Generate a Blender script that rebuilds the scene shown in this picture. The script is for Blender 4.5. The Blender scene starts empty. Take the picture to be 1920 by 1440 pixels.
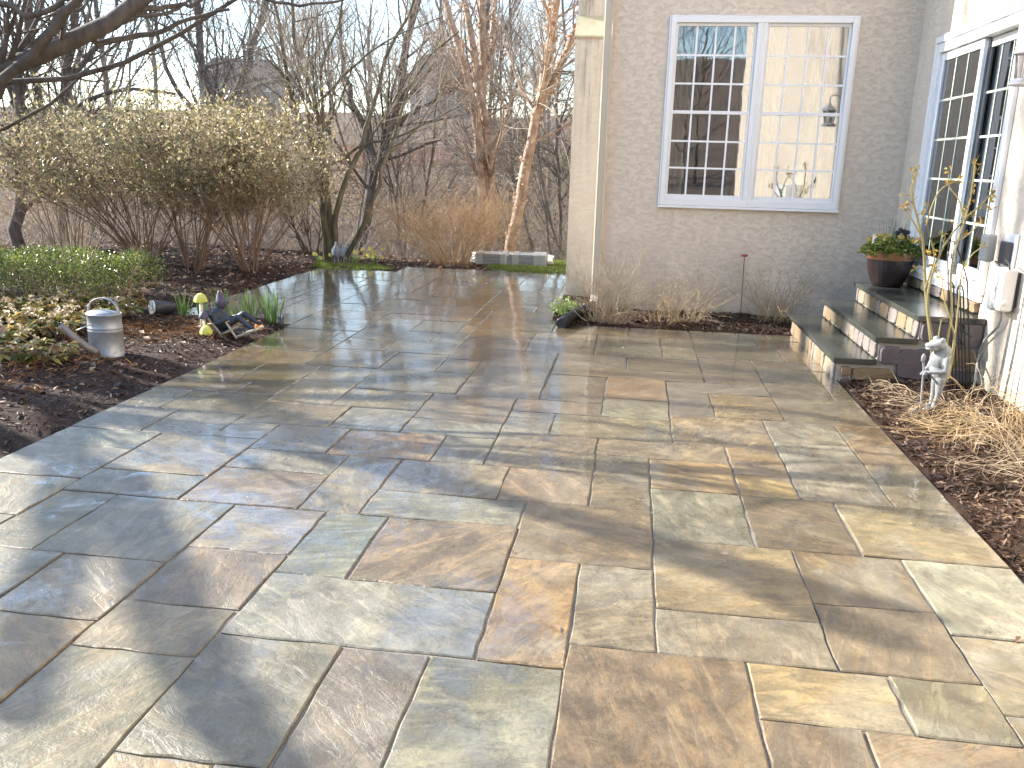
import bpy, bmesh, math, random
import numpy as np
from mathutils import Vector, Matrix

# ---------------------------------------------------------------- camera, sky, sun, exposure
SC = bpy.context.scene
COL = SC.collection
FPX, CX, CY, EYE = 1595.86, 960.0, 720.0, 1.6
PITCH, ROLL, YAW = math.radians(14.585), math.radians(1.518), math.radians(-7.782)
_f = np.array([math.sin(YAW)*math.cos(PITCH), math.cos(YAW)*math.cos(PITCH), -math.sin(PITCH)])
_r0 = np.array([math.cos(YAW), -math.sin(YAW), 0.0])
_u0 = np.cross(_r0, _f)
_r = _r0*math.cos(ROLL) + _u0*math.sin(ROLL)
_u = -_r0*math.sin(ROLL) + _u0*math.cos(ROLL)
cam_d = bpy.data.cameras.new('camera')
cam = bpy.data.objects.new('camera', cam_d)
COL.objects.link(cam)
cam.matrix_world = Matrix(((_r[0], _u[0], -_f[0], 0), (_r[1], _u[1], -_f[1], 0), (_r[2], _u[2], -_f[2], EYE), (0, 0, 0, 1)))
cam_d.sensor_width = 36.0
cam_d.lens = FPX/1920*36
cam_d.clip_start = 0.05
cam_d.clip_end = 3000
SC.camera = cam

SUN_EL, SUN_AZ = math.radians(27), math.radians(14)     # azimuth: from -X towards +Y
SDIR = np.array([-math.cos(SUN_AZ)*math.cos(SUN_EL), math.sin(SUN_AZ)*math.cos(SUN_EL), math.sin(SUN_EL)])
world = bpy.data.worlds.new('World')
SC.world = world
world.use_nodes = True
wn = world.node_tree.nodes
wl = world.node_tree.links
sky = wn.new('ShaderNodeTexSky')
sky.sky_type = 'NISHITA'
sky.sun_disc = False
sky.sun_elevation = SUN_EL
sky.sun_rotation = math.atan2(SDIR[0], SDIR[1])
sky.altitude = 100
sky.air_density = 1.0
sky.dust_density = 0.4
sky.ozone_density = 1.0
wn['Background'].inputs['Strength'].default_value = 0.15
wl.new(sky.outputs[0], wn['Background'].inputs['Color'])
sun_d = bpy.data.lights.new('sun', 'SUN')
sun_d.energy = 4.7
sun_d.angle = math.radians(0.53)
sun_d.color = (1.0, 0.925, 0.82)
sun = bpy.data.objects.new('sun', sun_d)
COL.objects.link(sun)
sun.rotation_euler = Vector(SDIR).to_track_quat('Z', 'Y').to_euler()
SC.view_settings.view_transform = 'Standard'
SC.view_settings.look = 'None'
SC.view_settings.exposure = 1.87
SC.view_settings.gamma = 1.0
SC.view_settings.use_curve_mapping = False
SC.cycles.max_bounces = 6
SC.cycles.diffuse_bounces = 3
SC.cycles.caustics_reflective = False
SC.cycles.caustics_refractive = False
SC.cycles.transparent_max_bounces = 8

# ---------------------------------------------------------------- helpers
RNG = np.random.default_rng(11)

def ray(x, y):
    return _r*(x-CX)/FPX - _u*(y-CY)/FPX + _f
def G(x, y, z=0.0):                       # image point -> place on the level z
    d = ray(x, y); t = (z-EYE)/d[2]
    return np.array([d[0]*t, d[1]*t, z])
def WY(x, y, Y):                          # ... on the upright plane at depth Y
    d = ray(x, y); t = Y/d[1]
    return np.array([d[0]*t, Y, EYE+d[2]*t])
def WX(x, y, X):
    d = ray(x, y); t = X/d[0]
    return np.array([X, d[1]*t, EYE+d[2]*t])

def tag(o, label=None, cat=None, group=None, kind=None):
    if label: o['label'] = label
    if cat: o['category'] = cat
    if group: o['group'] = group
    if kind: o['kind'] = kind
    return o

def empty(name, loc=(0, 0, 0), rz=0.0):
    o = bpy.data.objects.new(name, None)
    o.empty_display_size = 0.1
    COL.objects.link(o)
    o.location = loc
    o.rotation_euler = (0, 0, rz)
    return o

def link(name, me, parent=None, loc=None):
    o = bpy.data.objects.new(name, me)
    COL.objects.link(o)
    if parent is not None:
        o.parent = parent
    if loc is not None:
        o.location = loc
    return o

def npmesh(name, V, F, mat=None, smooth=False):
    """V (n,3); F (m,k) faces all of one size, or a list of such arrays"""
    me = bpy.data.meshes.new(name)
    V = np.asarray(V, dtype=np.float32).reshape(-1, 3)
    Fs = F if isinstance(F, list) else [F]
    Fs = [np.asarray(a, dtype=np.int32) for a in Fs if len(a)]
    me.vertices.add(len(V))
    me.vertices.foreach_set('co', V.ravel())
    loops = np.concatenate([a.ravel() for a in Fs])
    sizes = np.concatenate([np.full(len(a), a.shape[1], dtype=np.int32) for a in Fs])
    starts = np.concatenate([[0], np.cumsum(sizes)[:-1]]).astype(np.int32)
    me.loops.add(len(loops))
    me.loops.foreach_set('vertex_index', loops)
    me.polygons.add(len(sizes))
    me.polygons.foreach_set('loop_start', starts)
    if smooth:
        me.polygons.foreach_set('use_smooth', np.ones(len(sizes), dtype=bool))
    me.update(calc_edges=True)
    me.validate()
    if mat: me.materials.append(mat)
    return me

class MB:
    """collects boxes, prisms and lathes into one mesh"""
    def __init__(s): s.v = []; s.f = []; s.sm = []
    def add(s, V, F, smooth=False):
        o = len(s.v)
        s.v += [tuple(map(float, p)) for p in V]
        for f in F:
            s.f.append(tuple(int(i)+o for i in f)); s.sm.append(smooth)
        return s
    def box(s, a, b):
        x0, y0, z0 = (min(p, q) for p, q in zip(a, b)); x1, y1, z1 = (max(p, q) for p, q in zip(a, b))
        return s.add([(x0,y0,z0),(x1,y0,z0),(x1,y1,z0),(x0,y1,z0),(x0,y0,z1),(x1,y0,z1),(x1,y1,z1),(x0,y1,z1)],
              [(0,3,2,1),(4,5,6,7),(0,1,5,4),(1,2,6,5),(2,3,7,6),(3,0,4,7)])
    def lathe(s, prof, n=32, c=(0, 0, 0), sx=1.0, sy=1.0, smooth=True):
        V = []; F = []
        for (r, z) in prof:
            for k in range(n):
                a = 2*math.pi*k/n
                V.append((c[0]+r*sx*math.cos(a), c[1]+r*sy*math.sin(a), c[2]+z))
        for i in range(len(prof)-1):
            for k in range(n):
                k2 = (k+1) % n
                F.append((i*n+k, i*n+k2, (i+1)*n+k2, (i+1)*n+k))
        if prof[0][0] > 1e-6: F.append(tuple(range(n-1, -1, -1)))
        if prof[-1][0] > 1e-6: F.append(tuple((len(prof)-1)*n+k for k in range(n)))
        return s.add(V, F, smooth)
    def tube(s, pts, rad, n=8, smooth=True):
        pts = np.asarray(pts, float)[None]; rad = np.broadcast_to(np.asarray(rad, float), (pts.shape[1],))[None]
        V, F = tubes(pts, rad, n)
        s.add(V, F, smooth)
        k = pts.shape[1]
        s.f.append(tuple(range(len(s.v)-n, len(s.v)))); s.sm.append(False)
        o = len(s.v)-k*n
        s.f.append(tuple(range(o+n-1, o-1, -1))); s.sm.append(False)
        return s
    def mesh(s, name, mat, bevel=0.0, seg=1):
        me = bpy.data.meshes.new(name)
        me.from_pydata(s.v, [], s.f)
        me.polygons.foreach_set('use_smooth', np.array(s.sm, dtype=bool))
        if bevel > 0:
            bm = bmesh.new(); bm.from_mesh(me)
            bmesh.ops.bevel(bm, geom=[e for e in bm.edges if len(e.link_faces) == 2 and e.calc_face_angle(0) > 0.6], offset=bevel, segments=seg, affect='EDGES', profile=0.5)
            bm.to_mesh(me); bm.free()
        me.update()
        if mat: me.materials.append(mat)
        return me
    def build(s, name, mat, parent=None, bevel=0.0, seg=1, loc=None):
        return link(name, s.mesh(name, mat, bevel, seg), parent, loc)

def resample(pts, k):
    pts = np.asarray(pts, float)
    d = np.concatenate([[0], np.cumsum(np.linalg.norm(np.diff(pts, axis=0), axis=1))])
    t = np.linspace(0, d[-1], k)
    return np.stack([np.interp(t, d, pts[:, i]) for i in range(3)], 1)

def tubes(P, R, n=5):
    """P (m,k,3), R (m,k) -> open tubes"""
    m, k, _ = P.shape
    T = np.gradient(P, axis=1)
    T /= np.linalg.norm(T, axis=2, keepdims=True)+1e-9
    mean = T.mean(1)
    ref = np.where(np.abs(mean[:, 2:3]) > 0.8, np.array([[1.0, 0.1, 0]]), np.array([[0, 0.1, 1.0]]))[:, None, :]
    A = np.cross(T, np.broadcast_to(ref, T.shape)); A /= np.linalg.norm(A, axis=2, keepdims=True)+1e-9
    B = np.cross(T, A)
    ang = np.arange(n)*2*math.pi/n
    V = P[:, :, None, :] + R[:, :, None, None]*(A[:, :, None, :]*np.cos(ang)[None, None, :, None] + B[:, :, None, :]*np.sin(ang)[None, None, :, None])
    idx = np.arange(m*k*n).reshape(m, k, n)
    a = idx[:, :-1, :]; b = np.roll(a, -1, 2); c = idx[:, 1:, :]; d = np.roll(c, -1, 2)
    F = np.stack([a, b, d, c], -1).reshape(-1, 4)
    return V.reshape(-1, 3), F

def merge(parts):
    V = []; F = {}; o = 0
    for v, f in parts:
        V.append(v); F.setdefault(f.shape[1], []).append(f+o); o += len(v)
    return np.concatenate(V), [np.concatenate(a) for a in F.values()]

def unit(a): return a/(np.linalg.norm(a, axis=-1, keepdims=True)+1e-9)

def polylines(pos, dr, L, r0, k, wig, up, taper=0.35, rng=RNG):
    n = len(pos)
    P = np.zeros((n, k, 3)); P[:, 0] = pos
    d = unit(dr.copy())
    for i in range(1, k):
        d = unit(d + wig*rng.normal(size=(n, 3)) + np.array([0, 0, 1.0])*up)
        P[:, i] = P[:, i-1] + d*(L/(k-1))[:, None]
    R = r0[:, None]*np.linspace(1, taper, k)[None]
    return P, R

def children(P, R, total, lens, ang, k, wig, up, rr=0.6, tmin=0.25, taper=0.3, rmin=0.0015, rng=RNG, rel=True, angsd=0.25):
    n, kk, _ = P.shape
    Ls = np.linalg.norm(np.diff(P, axis=1), axis=2).sum(1)
    idx = rng.choice(n, size=total, p=Ls/Ls.sum())
    t = tmin + (1-tmin)*rng.random(total)
    x = t*(kk-1); i = np.minimum(x.astype(int), kk-2); fr = (x-i)[:, None]
    pos = P[idx, i]*(1-fr) + P[idx, i+1]*fr
    tan = unit(P[idx, i+1]-P[idx, i])
    rad = R[idx, i]*(1-fr[:, 0]) + R[idx, i+1]*fr[:, 0]
    rv = rng.normal(size=(total, 3)); perp = unit(np.cross(tan, rv))
    a = (ang + angsd*rng.normal(size=total))[:, None]
    dr = tan*np.cos(a) + perp*np.sin(a)
    L = (rng.uniform(lens[0], lens[1], total)*(1.25-0.6*t))
    if rel: L = L*Ls[idx]
    r0 = np.maximum(rad*rr, rmin)
    return polylines(pos, dr, L, r0, k, wig, up, taper, rng)

def leaves(pos, dr, nrm, L, W, fold=0.25):
    """folded leaf of two triangles + two: base, left, tip, right, keel"""
    d = unit(dr); nrm = unit(nrm - d*(nrm*d).sum(-1, keepdims=True)); s = np.cross(d, nrm)
    L = np.asarray(L)[:, None]; W = np.asarray(W)[:, None]
    b = pos; tip = pos + d*L - nrm*L*0.12
    m = pos + d*L*0.5
    l = m + s*W*0.5 + nrm*W*fold; r = m - s*W*0.5 + nrm*W*fold
    V = np.stack([b, l, tip, r], 1).reshape(-1, 3)
    i = np.arange(len(pos))*4
    F = np.concatenate([np.stack([i, i+1, i+2], 1), np.stack([i, i+2, i+3], 1)])
    return V, F

def blob(name, parts, voxel, mat, smooth_it=3):
    """parts: ('s', centre, radii) ellipsoids and ('c', p0, p1, r0, r1) tapered limbs, fused into one skin"""
    mb = MB()
    for p in parts:
        if p[0] == 's':
            c, rad = p[1], p[2]
            V = []; F = []; nu, nv = 16, 10
            rot = Matrix.Rotation(p[3], 3, p[4]) if len(p) > 3 else Matrix.Identity(3)
            for j in range(nv+1):
                th = math.pi*j/nv
                for i in range(nu):
                    ph = 2*math.pi*i/nu
                    q = rot @ Vector((rad[0]*math.sin(th)*math.cos(ph), rad[1]*math.sin(th)*math.sin(ph), -rad[2]*math.cos(th)))
                    V.append((c[0]+q.x, c[1]+q.y, c[2]+q.z))
            for j in range(nv):
                for i in range(nu):
                    F.append((j*nu+i, j*nu+(i+1) % nu, (j+1)*nu+(i+1) % nu, (j+1)*nu+i))
            mb.add(V, F)
        else:
            p0, p1 = np.array(p[1], float), np.array(p[2], float)
            k = 7; t = np.linspace(0, 1, k)
            ax = unit(p1-p0)
            pts = [p0-ax*p[3]*0.8] + [p0+(p1-p0)*q for q in t] + [p1+ax*p[4]*0.8]
            rad = [p[3]*0.45] + [p[3]+(p[4]-p[3])*q for q in t] + [p[4]*0.45]
            mb.tube(pts, rad, 10)
    me = mb.mesh(name, None)
    o = bpy.data.objects.new('tmp', me); COL.objects.link(o)
    m = o.modifiers.new('r', 'REMESH'); m.mode = 'VOXEL'; m.voxel_size = voxel
    s = o.modifiers.new('s', 'SMOOTH'); s.iterations = smooth_it; s.factor = 0.5
    dg = bpy.context.evaluated_depsgraph_get()
    out = bpy.data.meshes.new_from_object(o.evaluated_get(dg))
    bpy.data.objects.remove(o)
    out.name = name
    out.materials.clear(); out.materials.append(mat)
    out.polygons.foreach_set('use_smooth', np.ones(len(out.polygons), dtype=bool))
    return out

# ---------------------------------------------------------------- materials
class NT:
    def __init__(s, name):
        s.m = bpy.data.materials.new(name); s.m.use_nodes = True
        s.t = s.m.node_tree; s.n = s.t.nodes; s.l = s.t.links
        s.b = s.n['Principled BSDF']; s.out = s.n['Material Output']
    def new(s, t, **kw):
        n = s.n.new(t)
        for k, v in kw.items(): setattr(n, k, v)
        return n
    def put(s, sock, v):
        if hasattr(v, 'is_linked') or hasattr(v, 'links'): s.l.new(v, sock)
        elif v is not None: sock.default_value = v
    def coord(s, which='Object', scale=None, offset_random=0.0):
        tc = s.new('ShaderNodeTexCoord'); o = tc.outputs[which]
        if offset_random:
            oi = s.new('ShaderNodeObjectInfo')
            mul = s.new('ShaderNodeMath', operation='MULTIPLY'); s.l.new(oi.outputs['Random'], mul.inputs[0]); mul.inputs[1].default_value = offset_random
            cx = s.new('ShaderNodeCombineXYZ'); s.l.new(mul.outputs[0], cx.inputs[0]); s.l.new(mul.outputs[0], cx.inputs[1])
            ad = s.new('ShaderNodeVectorMath', operation='ADD'); s.l.new(o, ad.inputs[0]); s.l.new(cx.outputs[0], ad.inputs[1]); o = ad.outputs[0]
        if scale is not None:
            mp = s.new('ShaderNodeMapping'); mp.inputs['Scale'].default_value = scale
            s.l.new(o, mp.inputs['Vector']); o = mp.outputs[0]
        return o
    def noise(s, vec, scale, detail=4, rough=0.55, dist=0.0, out='Fac'):
        n = s.new('ShaderNodeTexNoise'); n.inputs['Scale'].default_value = scale; n.inputs['Detail'].default_value = detail
        n.inputs['Roughness'].default_value = rough; n.inputs['Distortion'].default_value = dist
        if vec is not None: s.l.new(vec, n.inputs['Vector'])
        return n.outputs[out]
    def ramp(s, fac, pts):
        r = s.new('ShaderNodeValToRGB'); e = r.color_ramp.elements
        while len(e) > 1: e.remove(e[-1])
        for i, (p, c) in enumerate(pts):
            el = e[0] if i == 0 else e.new(p)
            el.position = p; el.color = (c, c, c, 1) if isinstance(c, (int, float)) else (*c, 1)
        s.l.new(fac, r.inputs[0]); return r.outputs[0]
    def mix(s, fac, a, b, mode='MIX'):
        n = s.new('ShaderNodeMix', data_type='RGBA', blend_type=mode)
        s.put(n.inputs[0], fac)
        s.put(n.inputs[6], (*a, 1) if isinstance(a, tuple) else a); s.put(n.inputs[7], (*b, 1) if isinstance(b, tuple) else b)
        return n.outputs[2]
    def math(s, op, a, b=None, c=None, clamp=False):
        n = s.new('ShaderNodeMath', operation=op); n.use_clamp = clamp
        s.put(n.inputs[0], a); s.put(n.inputs[1], b)
        if c is not None: s.put(n.inputs[2], c)
        return n.outputs[0]
    def bump(s, h, strength=0.5, dist=0.02, normal=None):
        n = s.new('ShaderNodeBump'); n.inputs['Strength'].default_value = strength; n.inputs['Distance'].default_value = dist
        s.l.new(h, n.inputs['Height'])
        if normal is not None: s.l.new(normal, n.inputs['Normal'])
        return n.outputs[0]
    def set(s, **kw):
        names = dict(color='Base Color', rough='Roughness', metal='Metallic', normal='Normal', spec='Specular IOR Level', coat='Coat Weight', coatr='Coat Roughness', ior='IOR', trans='Transmission Weight', sub='Subsurface Weight')
        for k, v in kw.items():
            if isinstance(v, tuple) and k == 'color': v = (*v, 1)
            s.put(s.b.inputs[names[k]], v)
        return s.m

MAT = {}
def plain(name, col, rough=0.6, metal=0.0, var=0.12, scale=25.0, bump=0.15, bdist=0.004, island=False, spec=0.5, rnd=7.0):
    t = NT(name); v = t.coord('Object', offset_random=rnd)
    n = t.noise(v, scale, 5, 0.6)
    n2 = t.noise(v, scale*0.17, 3, 0.5)
    k = t.math('MULTIPLY_ADD', n, var*1.6, t.math('MULTIPLY_ADD', n2, var*1.4, 1-var*1.5))
    if island:
        ge = t.new('ShaderNodeNewGeometry')
        k = t.math('MULTIPLY', k, t.math('MULTIPLY_ADD', ge.outputs['Random Per Island'], 0.7, 0.65))
    c = t.mix(1.0, col, k, 'MULTIPLY')
    t.set(color=c, rough=rough, metal=metal, spec=spec)
    if bump: t.set(normal=t.bump(n, bump, bdist))
    MAT[name] = t.m
    return t.m

def foliage(name, cols, rough=0.5, transl=0.35, spec=0.4):
    """cols: colours picked per leaf"""
    t = NT(name)
    ge = t.new('ShaderNodeNewGeometry')
    pts = [(i/max(1, len(cols)-1), c) for i, c in enumerate(cols)]
    c = t.ramp(ge.outputs['Random Per Island'], pts)
    n = t.noise(t.coord('Object'), 9.0, 3)
    c = t.mix(1.0, c, t.math('MULTIPLY_ADD', n, 0.7, 0.65), 'MULTIPLY')
    t.set(color=c, rough=rough, spec=spec)
    if transl:
        tr = t.new('ShaderNodeBsdfTranslucent'); t.l.new(c, tr.inputs['Color'])
        mx = t.new('ShaderNodeMixShader'); mx.inputs[0].default_value = transl
        t.l.new(t.b.outputs[0], mx.inputs[1]); t.l.new(tr.outputs[0], mx.inputs[2]); t.l.new(mx.outputs[0], t.out.inputs['Surface'])
    MAT[name] = t.m
    return t.m

def bark(name, a, b, scale=14.0, stretch=0.25, bump=0.6):
    t = NT(name); v = t.coord('Object', (1, 1, stretch))
    n = t.noise(v, scale, 6, 0.65, 0.3); n2 = t.noise(t.coord('Object'), 1.7, 3)
    c = t.mix(t.ramp(n, [(0.3, 0.0), (0.7, 1.0)]), a, b)
    c = t.mix(1.0, c, t.math('MULTIPLY_ADD', n2, 0.8, 0.6), 'MULTIPLY')
    t.set(color=c, rough=0.85, spec=0.25, normal=t.bump(n, bump, 0.012))
    MAT[name] = t.m
    return t.m

def flagstone_mat():
    t = NT('flagstone'); oi = t.new('ShaderNodeObjectInfo')
    v = t.coord('Object', offset_random=53.0)
    big = t.noise(v, 2.0, 6, 0.62, 1.4)
    # bedding direction differs from stone to stone
    rot = t.new('ShaderNodeVectorRotate', rotation_type='Z_AXIS'); t.l.new(v, rot.inputs['Vector'])
    t.l.new(t.math('MULTIPLY', oi.outputs['Random'], 6.28), rot.inputs['Angle'])
    vs = t.new('ShaderNodeMapping'); t.l.new(rot.outputs[0], vs.inputs['Vector']); vs.inputs['Scale'].default_value = (1.3, 5.0, 1)
    lam = t.noise(vs.outputs[0], 3.0, 8, 0.62, 0.9)          # bedding streaks
    fine = t.noise(v, 55, 5, 0.75)
    speck = t.noise(v, 170, 2, 0.6)
    cleft = t.noise(v, 8.0, 8, 0.66, 1.3)
    base = oi.outputs['Color']
    c = t.mix(t.ramp(big, [(0.34, 0.0), (0.62, 1.0)]), base, t.mix(1.0, base, (0.60, 0.57, 0.53), 'MULTIPLY'))
    c = t.mix(t.ramp(lam, [(0.46, 0.0), (0.70, 0.75)]), c, t.mix(1.0, base, (1.4, 1.30, 1.18), 'MULTIPLY'))
    rust = t.ramp(t.noise(vs.outputs[0], 1.7, 6, 0.7, 2.2), [(0.52, 0.0), (0.64, 0.8)])
    c = t.mix(t.math('MULTIPLY', rust, oi.outputs['Alpha']), c, (0.25, 0.155, 0.062))
    grey = t.ramp(t.noise(v, 1.3, 5, 0.65, 1.0), [(0.50, 0.0), (0.66, 0.55)])
    c = t.mix(grey, c, (0.19, 0.182, 0.145))
    mot = t.noise(v, 5.5, 9, 0.68, 0.7)
    c = t.mix(1.0, c, t.ramp(mot, [(0.30, 0.55), (0.50, 0.95), (0.70, 1.35)]), 'MULTIPLY')
    # edges of the split layers read as fine dark lines
    rid = t.ramp(t.math('ABSOLUTE', t.math('SUBTRACT', lam, 0.5)), [(0.0, 0.0), (0.018, 1.0)])
    c = t.mix(1.0, c, t.mix(rid, (0.74, 0.72, 0.70), (1, 1, 1)), 'MULTIPLY')
    c = t.mix(1.0, c, t.math('MULTIPLY_ADD', fine, 1.0, 0.50), 'MULTIPLY')
    c = t.mix(t.ramp(speck, [(0.64, 0.0), (0.74, 0.35)]), c, (0.42, 0.39, 0.34))
    # water: the whole patio is damp; low spots hold a film
    gp = t.new('ShaderNodeNewGeometry')
    wet = t.noise(gp.outputs['Position'], 0.75, 5, 0.6, 0.6)
    sp = t.new('ShaderNodeSeparateXYZ'); t.l.new(gp.outputs['Position'], sp.inputs[0])
    pool = t.ramp(t.math('DIVIDE', sp.outputs['Y'], 12.0), [(0.36, 0.0), (0.64, 0.26)])     # water stands on the far half
    low = t.math('ADD', pool, t.math('SUBTRACT', wet, t.math('MULTIPLY', cleft, 0.42)))
    film = t.ramp(low, [(0.28, 0.0), (0.40, 1.0)])
    c = t.mix(1.0, c, t.mix(film, (1, 1, 1), (0.80, 0.79, 0.78)), 'MULTIPLY')
    rough = t.math('MULTIPLY', t.math('MULTIPLY_ADD', film, -0.72, 1.0), t.math('MULTIPLY_ADD', pool, -1.3, t.math('MULTIPLY_ADD', fine, 0.25, 0.34)))
    t.set(color=c, rough=rough, spec=0.75)
    h = t.math('ADD', t.math('MULTIPLY', cleft, 1.1), t.math('ADD', t.math('MULTIPLY', t.math('ADD', lam, t.math('MULTIPLY', rid, 0.12)), 1.0), t.math('MULTIPLY', fine, 0.35)))
    b = t.n.new('ShaderNodeBump'); b.inputs['Distance'].default_value = 0.012
    t.l.new(h, b.inputs['Height'])
    t.l.new(t.math('MULTIPLY_ADD', film, -0.34, 0.50), b.inputs['Strength'])
    t.l.new(b.outputs[0], t.b.inputs['Normal'])
    # a thin sheet of standing water over the stone
    t.l.new(film, t.b.inputs['Coat Weight']); t.b.inputs['Coat IOR'].default_value = 1.4
    t.put(t.b.inputs['Coat Roughness'], 0.05)
    t.l.new(t.bump(t.noise(gp.outputs['Position'], 14, 3, 0.5), 0.12, 0.01), t.b.inputs['Coat Normal'])
    MAT['flagstone'] = t.m

def sand_mat():
    t = NT('joint_sand'); v = t.coord('Object')
    n = t.noise(v, 260, 2, 0.7); n2 = t.noise(v, 5, 3)
    c = t.ramp(n, [(0.3, (0.07, 0.06, 0.05)), (0.5, (0.20, 0.18, 0.155)), (0.72, (0.42, 0.38, 0.33))])
    c = t.mix(1.0, c, t.math('MULTIPLY_ADD', n2, 0.9, 0.5), 'MULTIPLY')
    t.set(color=c, rough=0.8, normal=t.bump(n, 0.7, 0.004))
    MAT['joint_sand'] = t.m

def stucco_mat(name, col, streak=0.0, bump=0.8):
    t = NT(name); gp = t.new('ShaderNodeNewGeometry')
    vor = t.new('ShaderNodeMapping'); t.l.new(gp.outputs['Position'], vor.inputs['Vector']); vor.inputs['Scale'].default_value = (1, 1, 2.1)
    # trowelled skip texture: short wavy creases between flattened patches
    a = t.noise(vor.outputs[0], 17, 4, 0.6, 2.6)
    ridge = t.ramp(t.math('ABSOLUTE', t.math('SUBTRACT', a, 0.5)), [(0.0, 0.0), (0.016, 0.55), (0.045, 1.0)])
    gate = t.ramp(t.noise(vor.outputs[0], 12.0, 3), [(0.44, 0.0), (0.54, 1.0)])
    rg = t.mix(gate, (1.0, 1.0, 1.0), ridge)
    a2 = t.noise(vor.outputs[0], 30, 4, 0.55, 1.0)
    fine = t.noise(gp.outputs['Position'], 170, 3, 0.6)
    h = t.math('ADD', t.math('MULTIPLY', rg, 0.7), t.math('ADD', t.math('MULTIPLY', a2, 0.45), t.math('MULTIPLY', fine, 0.18)))
    blot = t.noise(gp.outputs['Position'], 0.9, 5, 0.6, 0.4)
    c = t.mix(1.0, col, t.math('MULTIPLY_ADD', blot, 0.16, 0.92), 'MULTIPLY')
    c = t.mix(1.0, c, t.math('MULTIPLY_ADD', rg, 0.13, 0.88), 'MULTIPLY')  # crease shade put into the colour, on top of the relief
    # damp dirt splashed up from the ground
    sep = t.new('ShaderNodeSeparateXYZ'); t.l.new(gp.outputs['Position'], sep.inputs[0])
    low = t.math('SUBTRACT', 1.0, t.math('DIVIDE', sep.outputs['Z'], 0.9), clamp=True)
    dirt = t.math('MULTIPLY', low, t.ramp(t.noise(gp.outputs['Position'], 2.2, 5, 0.65), [(0.35, 0.0), (0.7, 1.0)]))
    c = t.mix(t.math('MULTIPLY', dirt, 0.9), c, (0.21, 0.19, 0.13))
    if streak:
        vz = t.new('ShaderNodeMapping'); t.l.new(gp.outputs['Position'], vz.inputs['Vector']); vz.inputs['Scale'].default_value = (9, 9, 0.7)
        st = t.ramp(t.noise(vz.outputs[0], 1.6, 6, 0.7, 0.4), [(0.45, 0.0), (0.72, 1.0)])
        top = t.ramp(t.math('DIVIDE', sep.outputs['Z'], 4.0), [(0.30, 0.0), (0.70, 1.0)])
        wide = t.ramp(t.math('MULTIPLY_ADD', sep.outputs['X'], 1.0, 1.0), [(0.22, 0.35), (0.34, 1.0), (0.5, 0.5), (0.62, 0.0)])
        c = t.mix(t.math('MULTIPLY', t.math('MULTIPLY', st, top), t.math('MULTIPLY', wide, streak)), c, (0.10, 0.095, 0.075))
    t.set(color=c, rough=0.9, spec=0.25, normal=t.bump(h, bump, 0.02))
    MAT[name] = t.m

def mulch_mat():
    t = NT('mulch'); gp = t.new('ShaderNodeNewGeometry'); v = gp.outputs['Position']
    n = t.noise(v, 55, 5, 0.7, 0.8); n2 = t.noise(v, 1.1, 4, 0.6)
    c = t.ramp(n, [(0.3, (0.006, 0.004, 0.003)), (0.5, (0.030, 0.015, 0.009)), (0.68, (0.075, 0.034, 0.018)), (0.82, (0.16, 0.09, 0.05))])
    c = t.mix(t.ramp(n2, [(0.45, 0.0), (0.65, 0.65)]), c, t.mix(1.0, c, (2.2, 1.75, 1.3), 'MULTIPLY'))
    t.set(color=c, rough=0.8, spec=0.3, normal=t.bump(n, 1.0, 0.02))
    MAT['mulch'] = t.m

def ground_mat():
    t = NT('woodland_floor'); gp = t.new('ShaderNodeNewGeometry'); v = gp.outputs['Position']
    n = t.noise(v, 9, 8, 0.75, 0.6); n2 = t.noise(v, 0.35, 4, 0.6)
    c = t.ramp(n, [(0.28, (0.06, 0.042, 0.034)), (0.48, (0.17, 0.12, 0.09)), (0.64, (0.28, 0.21, 0.155)), (0.8, (0.42, 0.34, 0.26))])
    c = t.mix(t.ramp(n2, [(0.4, 0.0), (0.7, 0.5)]), c, t.mix(1.0, c, (0.75, 0.68, 0.66), 'MULTIPLY'))
    sep = t.new('ShaderNodeSeparateXYZ'); t.l.new(v, sep.inputs[0])
    # far slope is mown grass
    far = t.ramp(t.math('DIVIDE', t.math('ADD', sep.outputs['Y'], t.math('MULTIPLY', n2, 8.0)), 100.0), [(0.44, 0.0), (0.50, 1.0)])
    strip = t.ramp(t.math('DIVIDE', t.math('ADD', sep.outputs['X'], 20.0), 40.0), [(0.36, 0.15), (0.44, 1.0), (0.70, 1.0), (0.8, 0.2)])
    far = t.math('MULTIPLY', far, t.math('MULTIPLY', strip, t.ramp(t.math('DIVIDE', sep.outputs['Y'], 100.0), [(0.50, 1.0), (0.60, 0.12)])))
    g = t.ramp(t.noise(v, 3, 6, 0.7), [(0.3, (0.06, 0.10, 0.025)), (0.7, (0.15, 0.19, 0.06))])
    c = t.mix(far, c, g)
    t.set(color=c, rough=0.95, spec=0.15, normal=t.bump(n, 0.8, 0.05))
    MAT['ground'] = t.m

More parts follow.
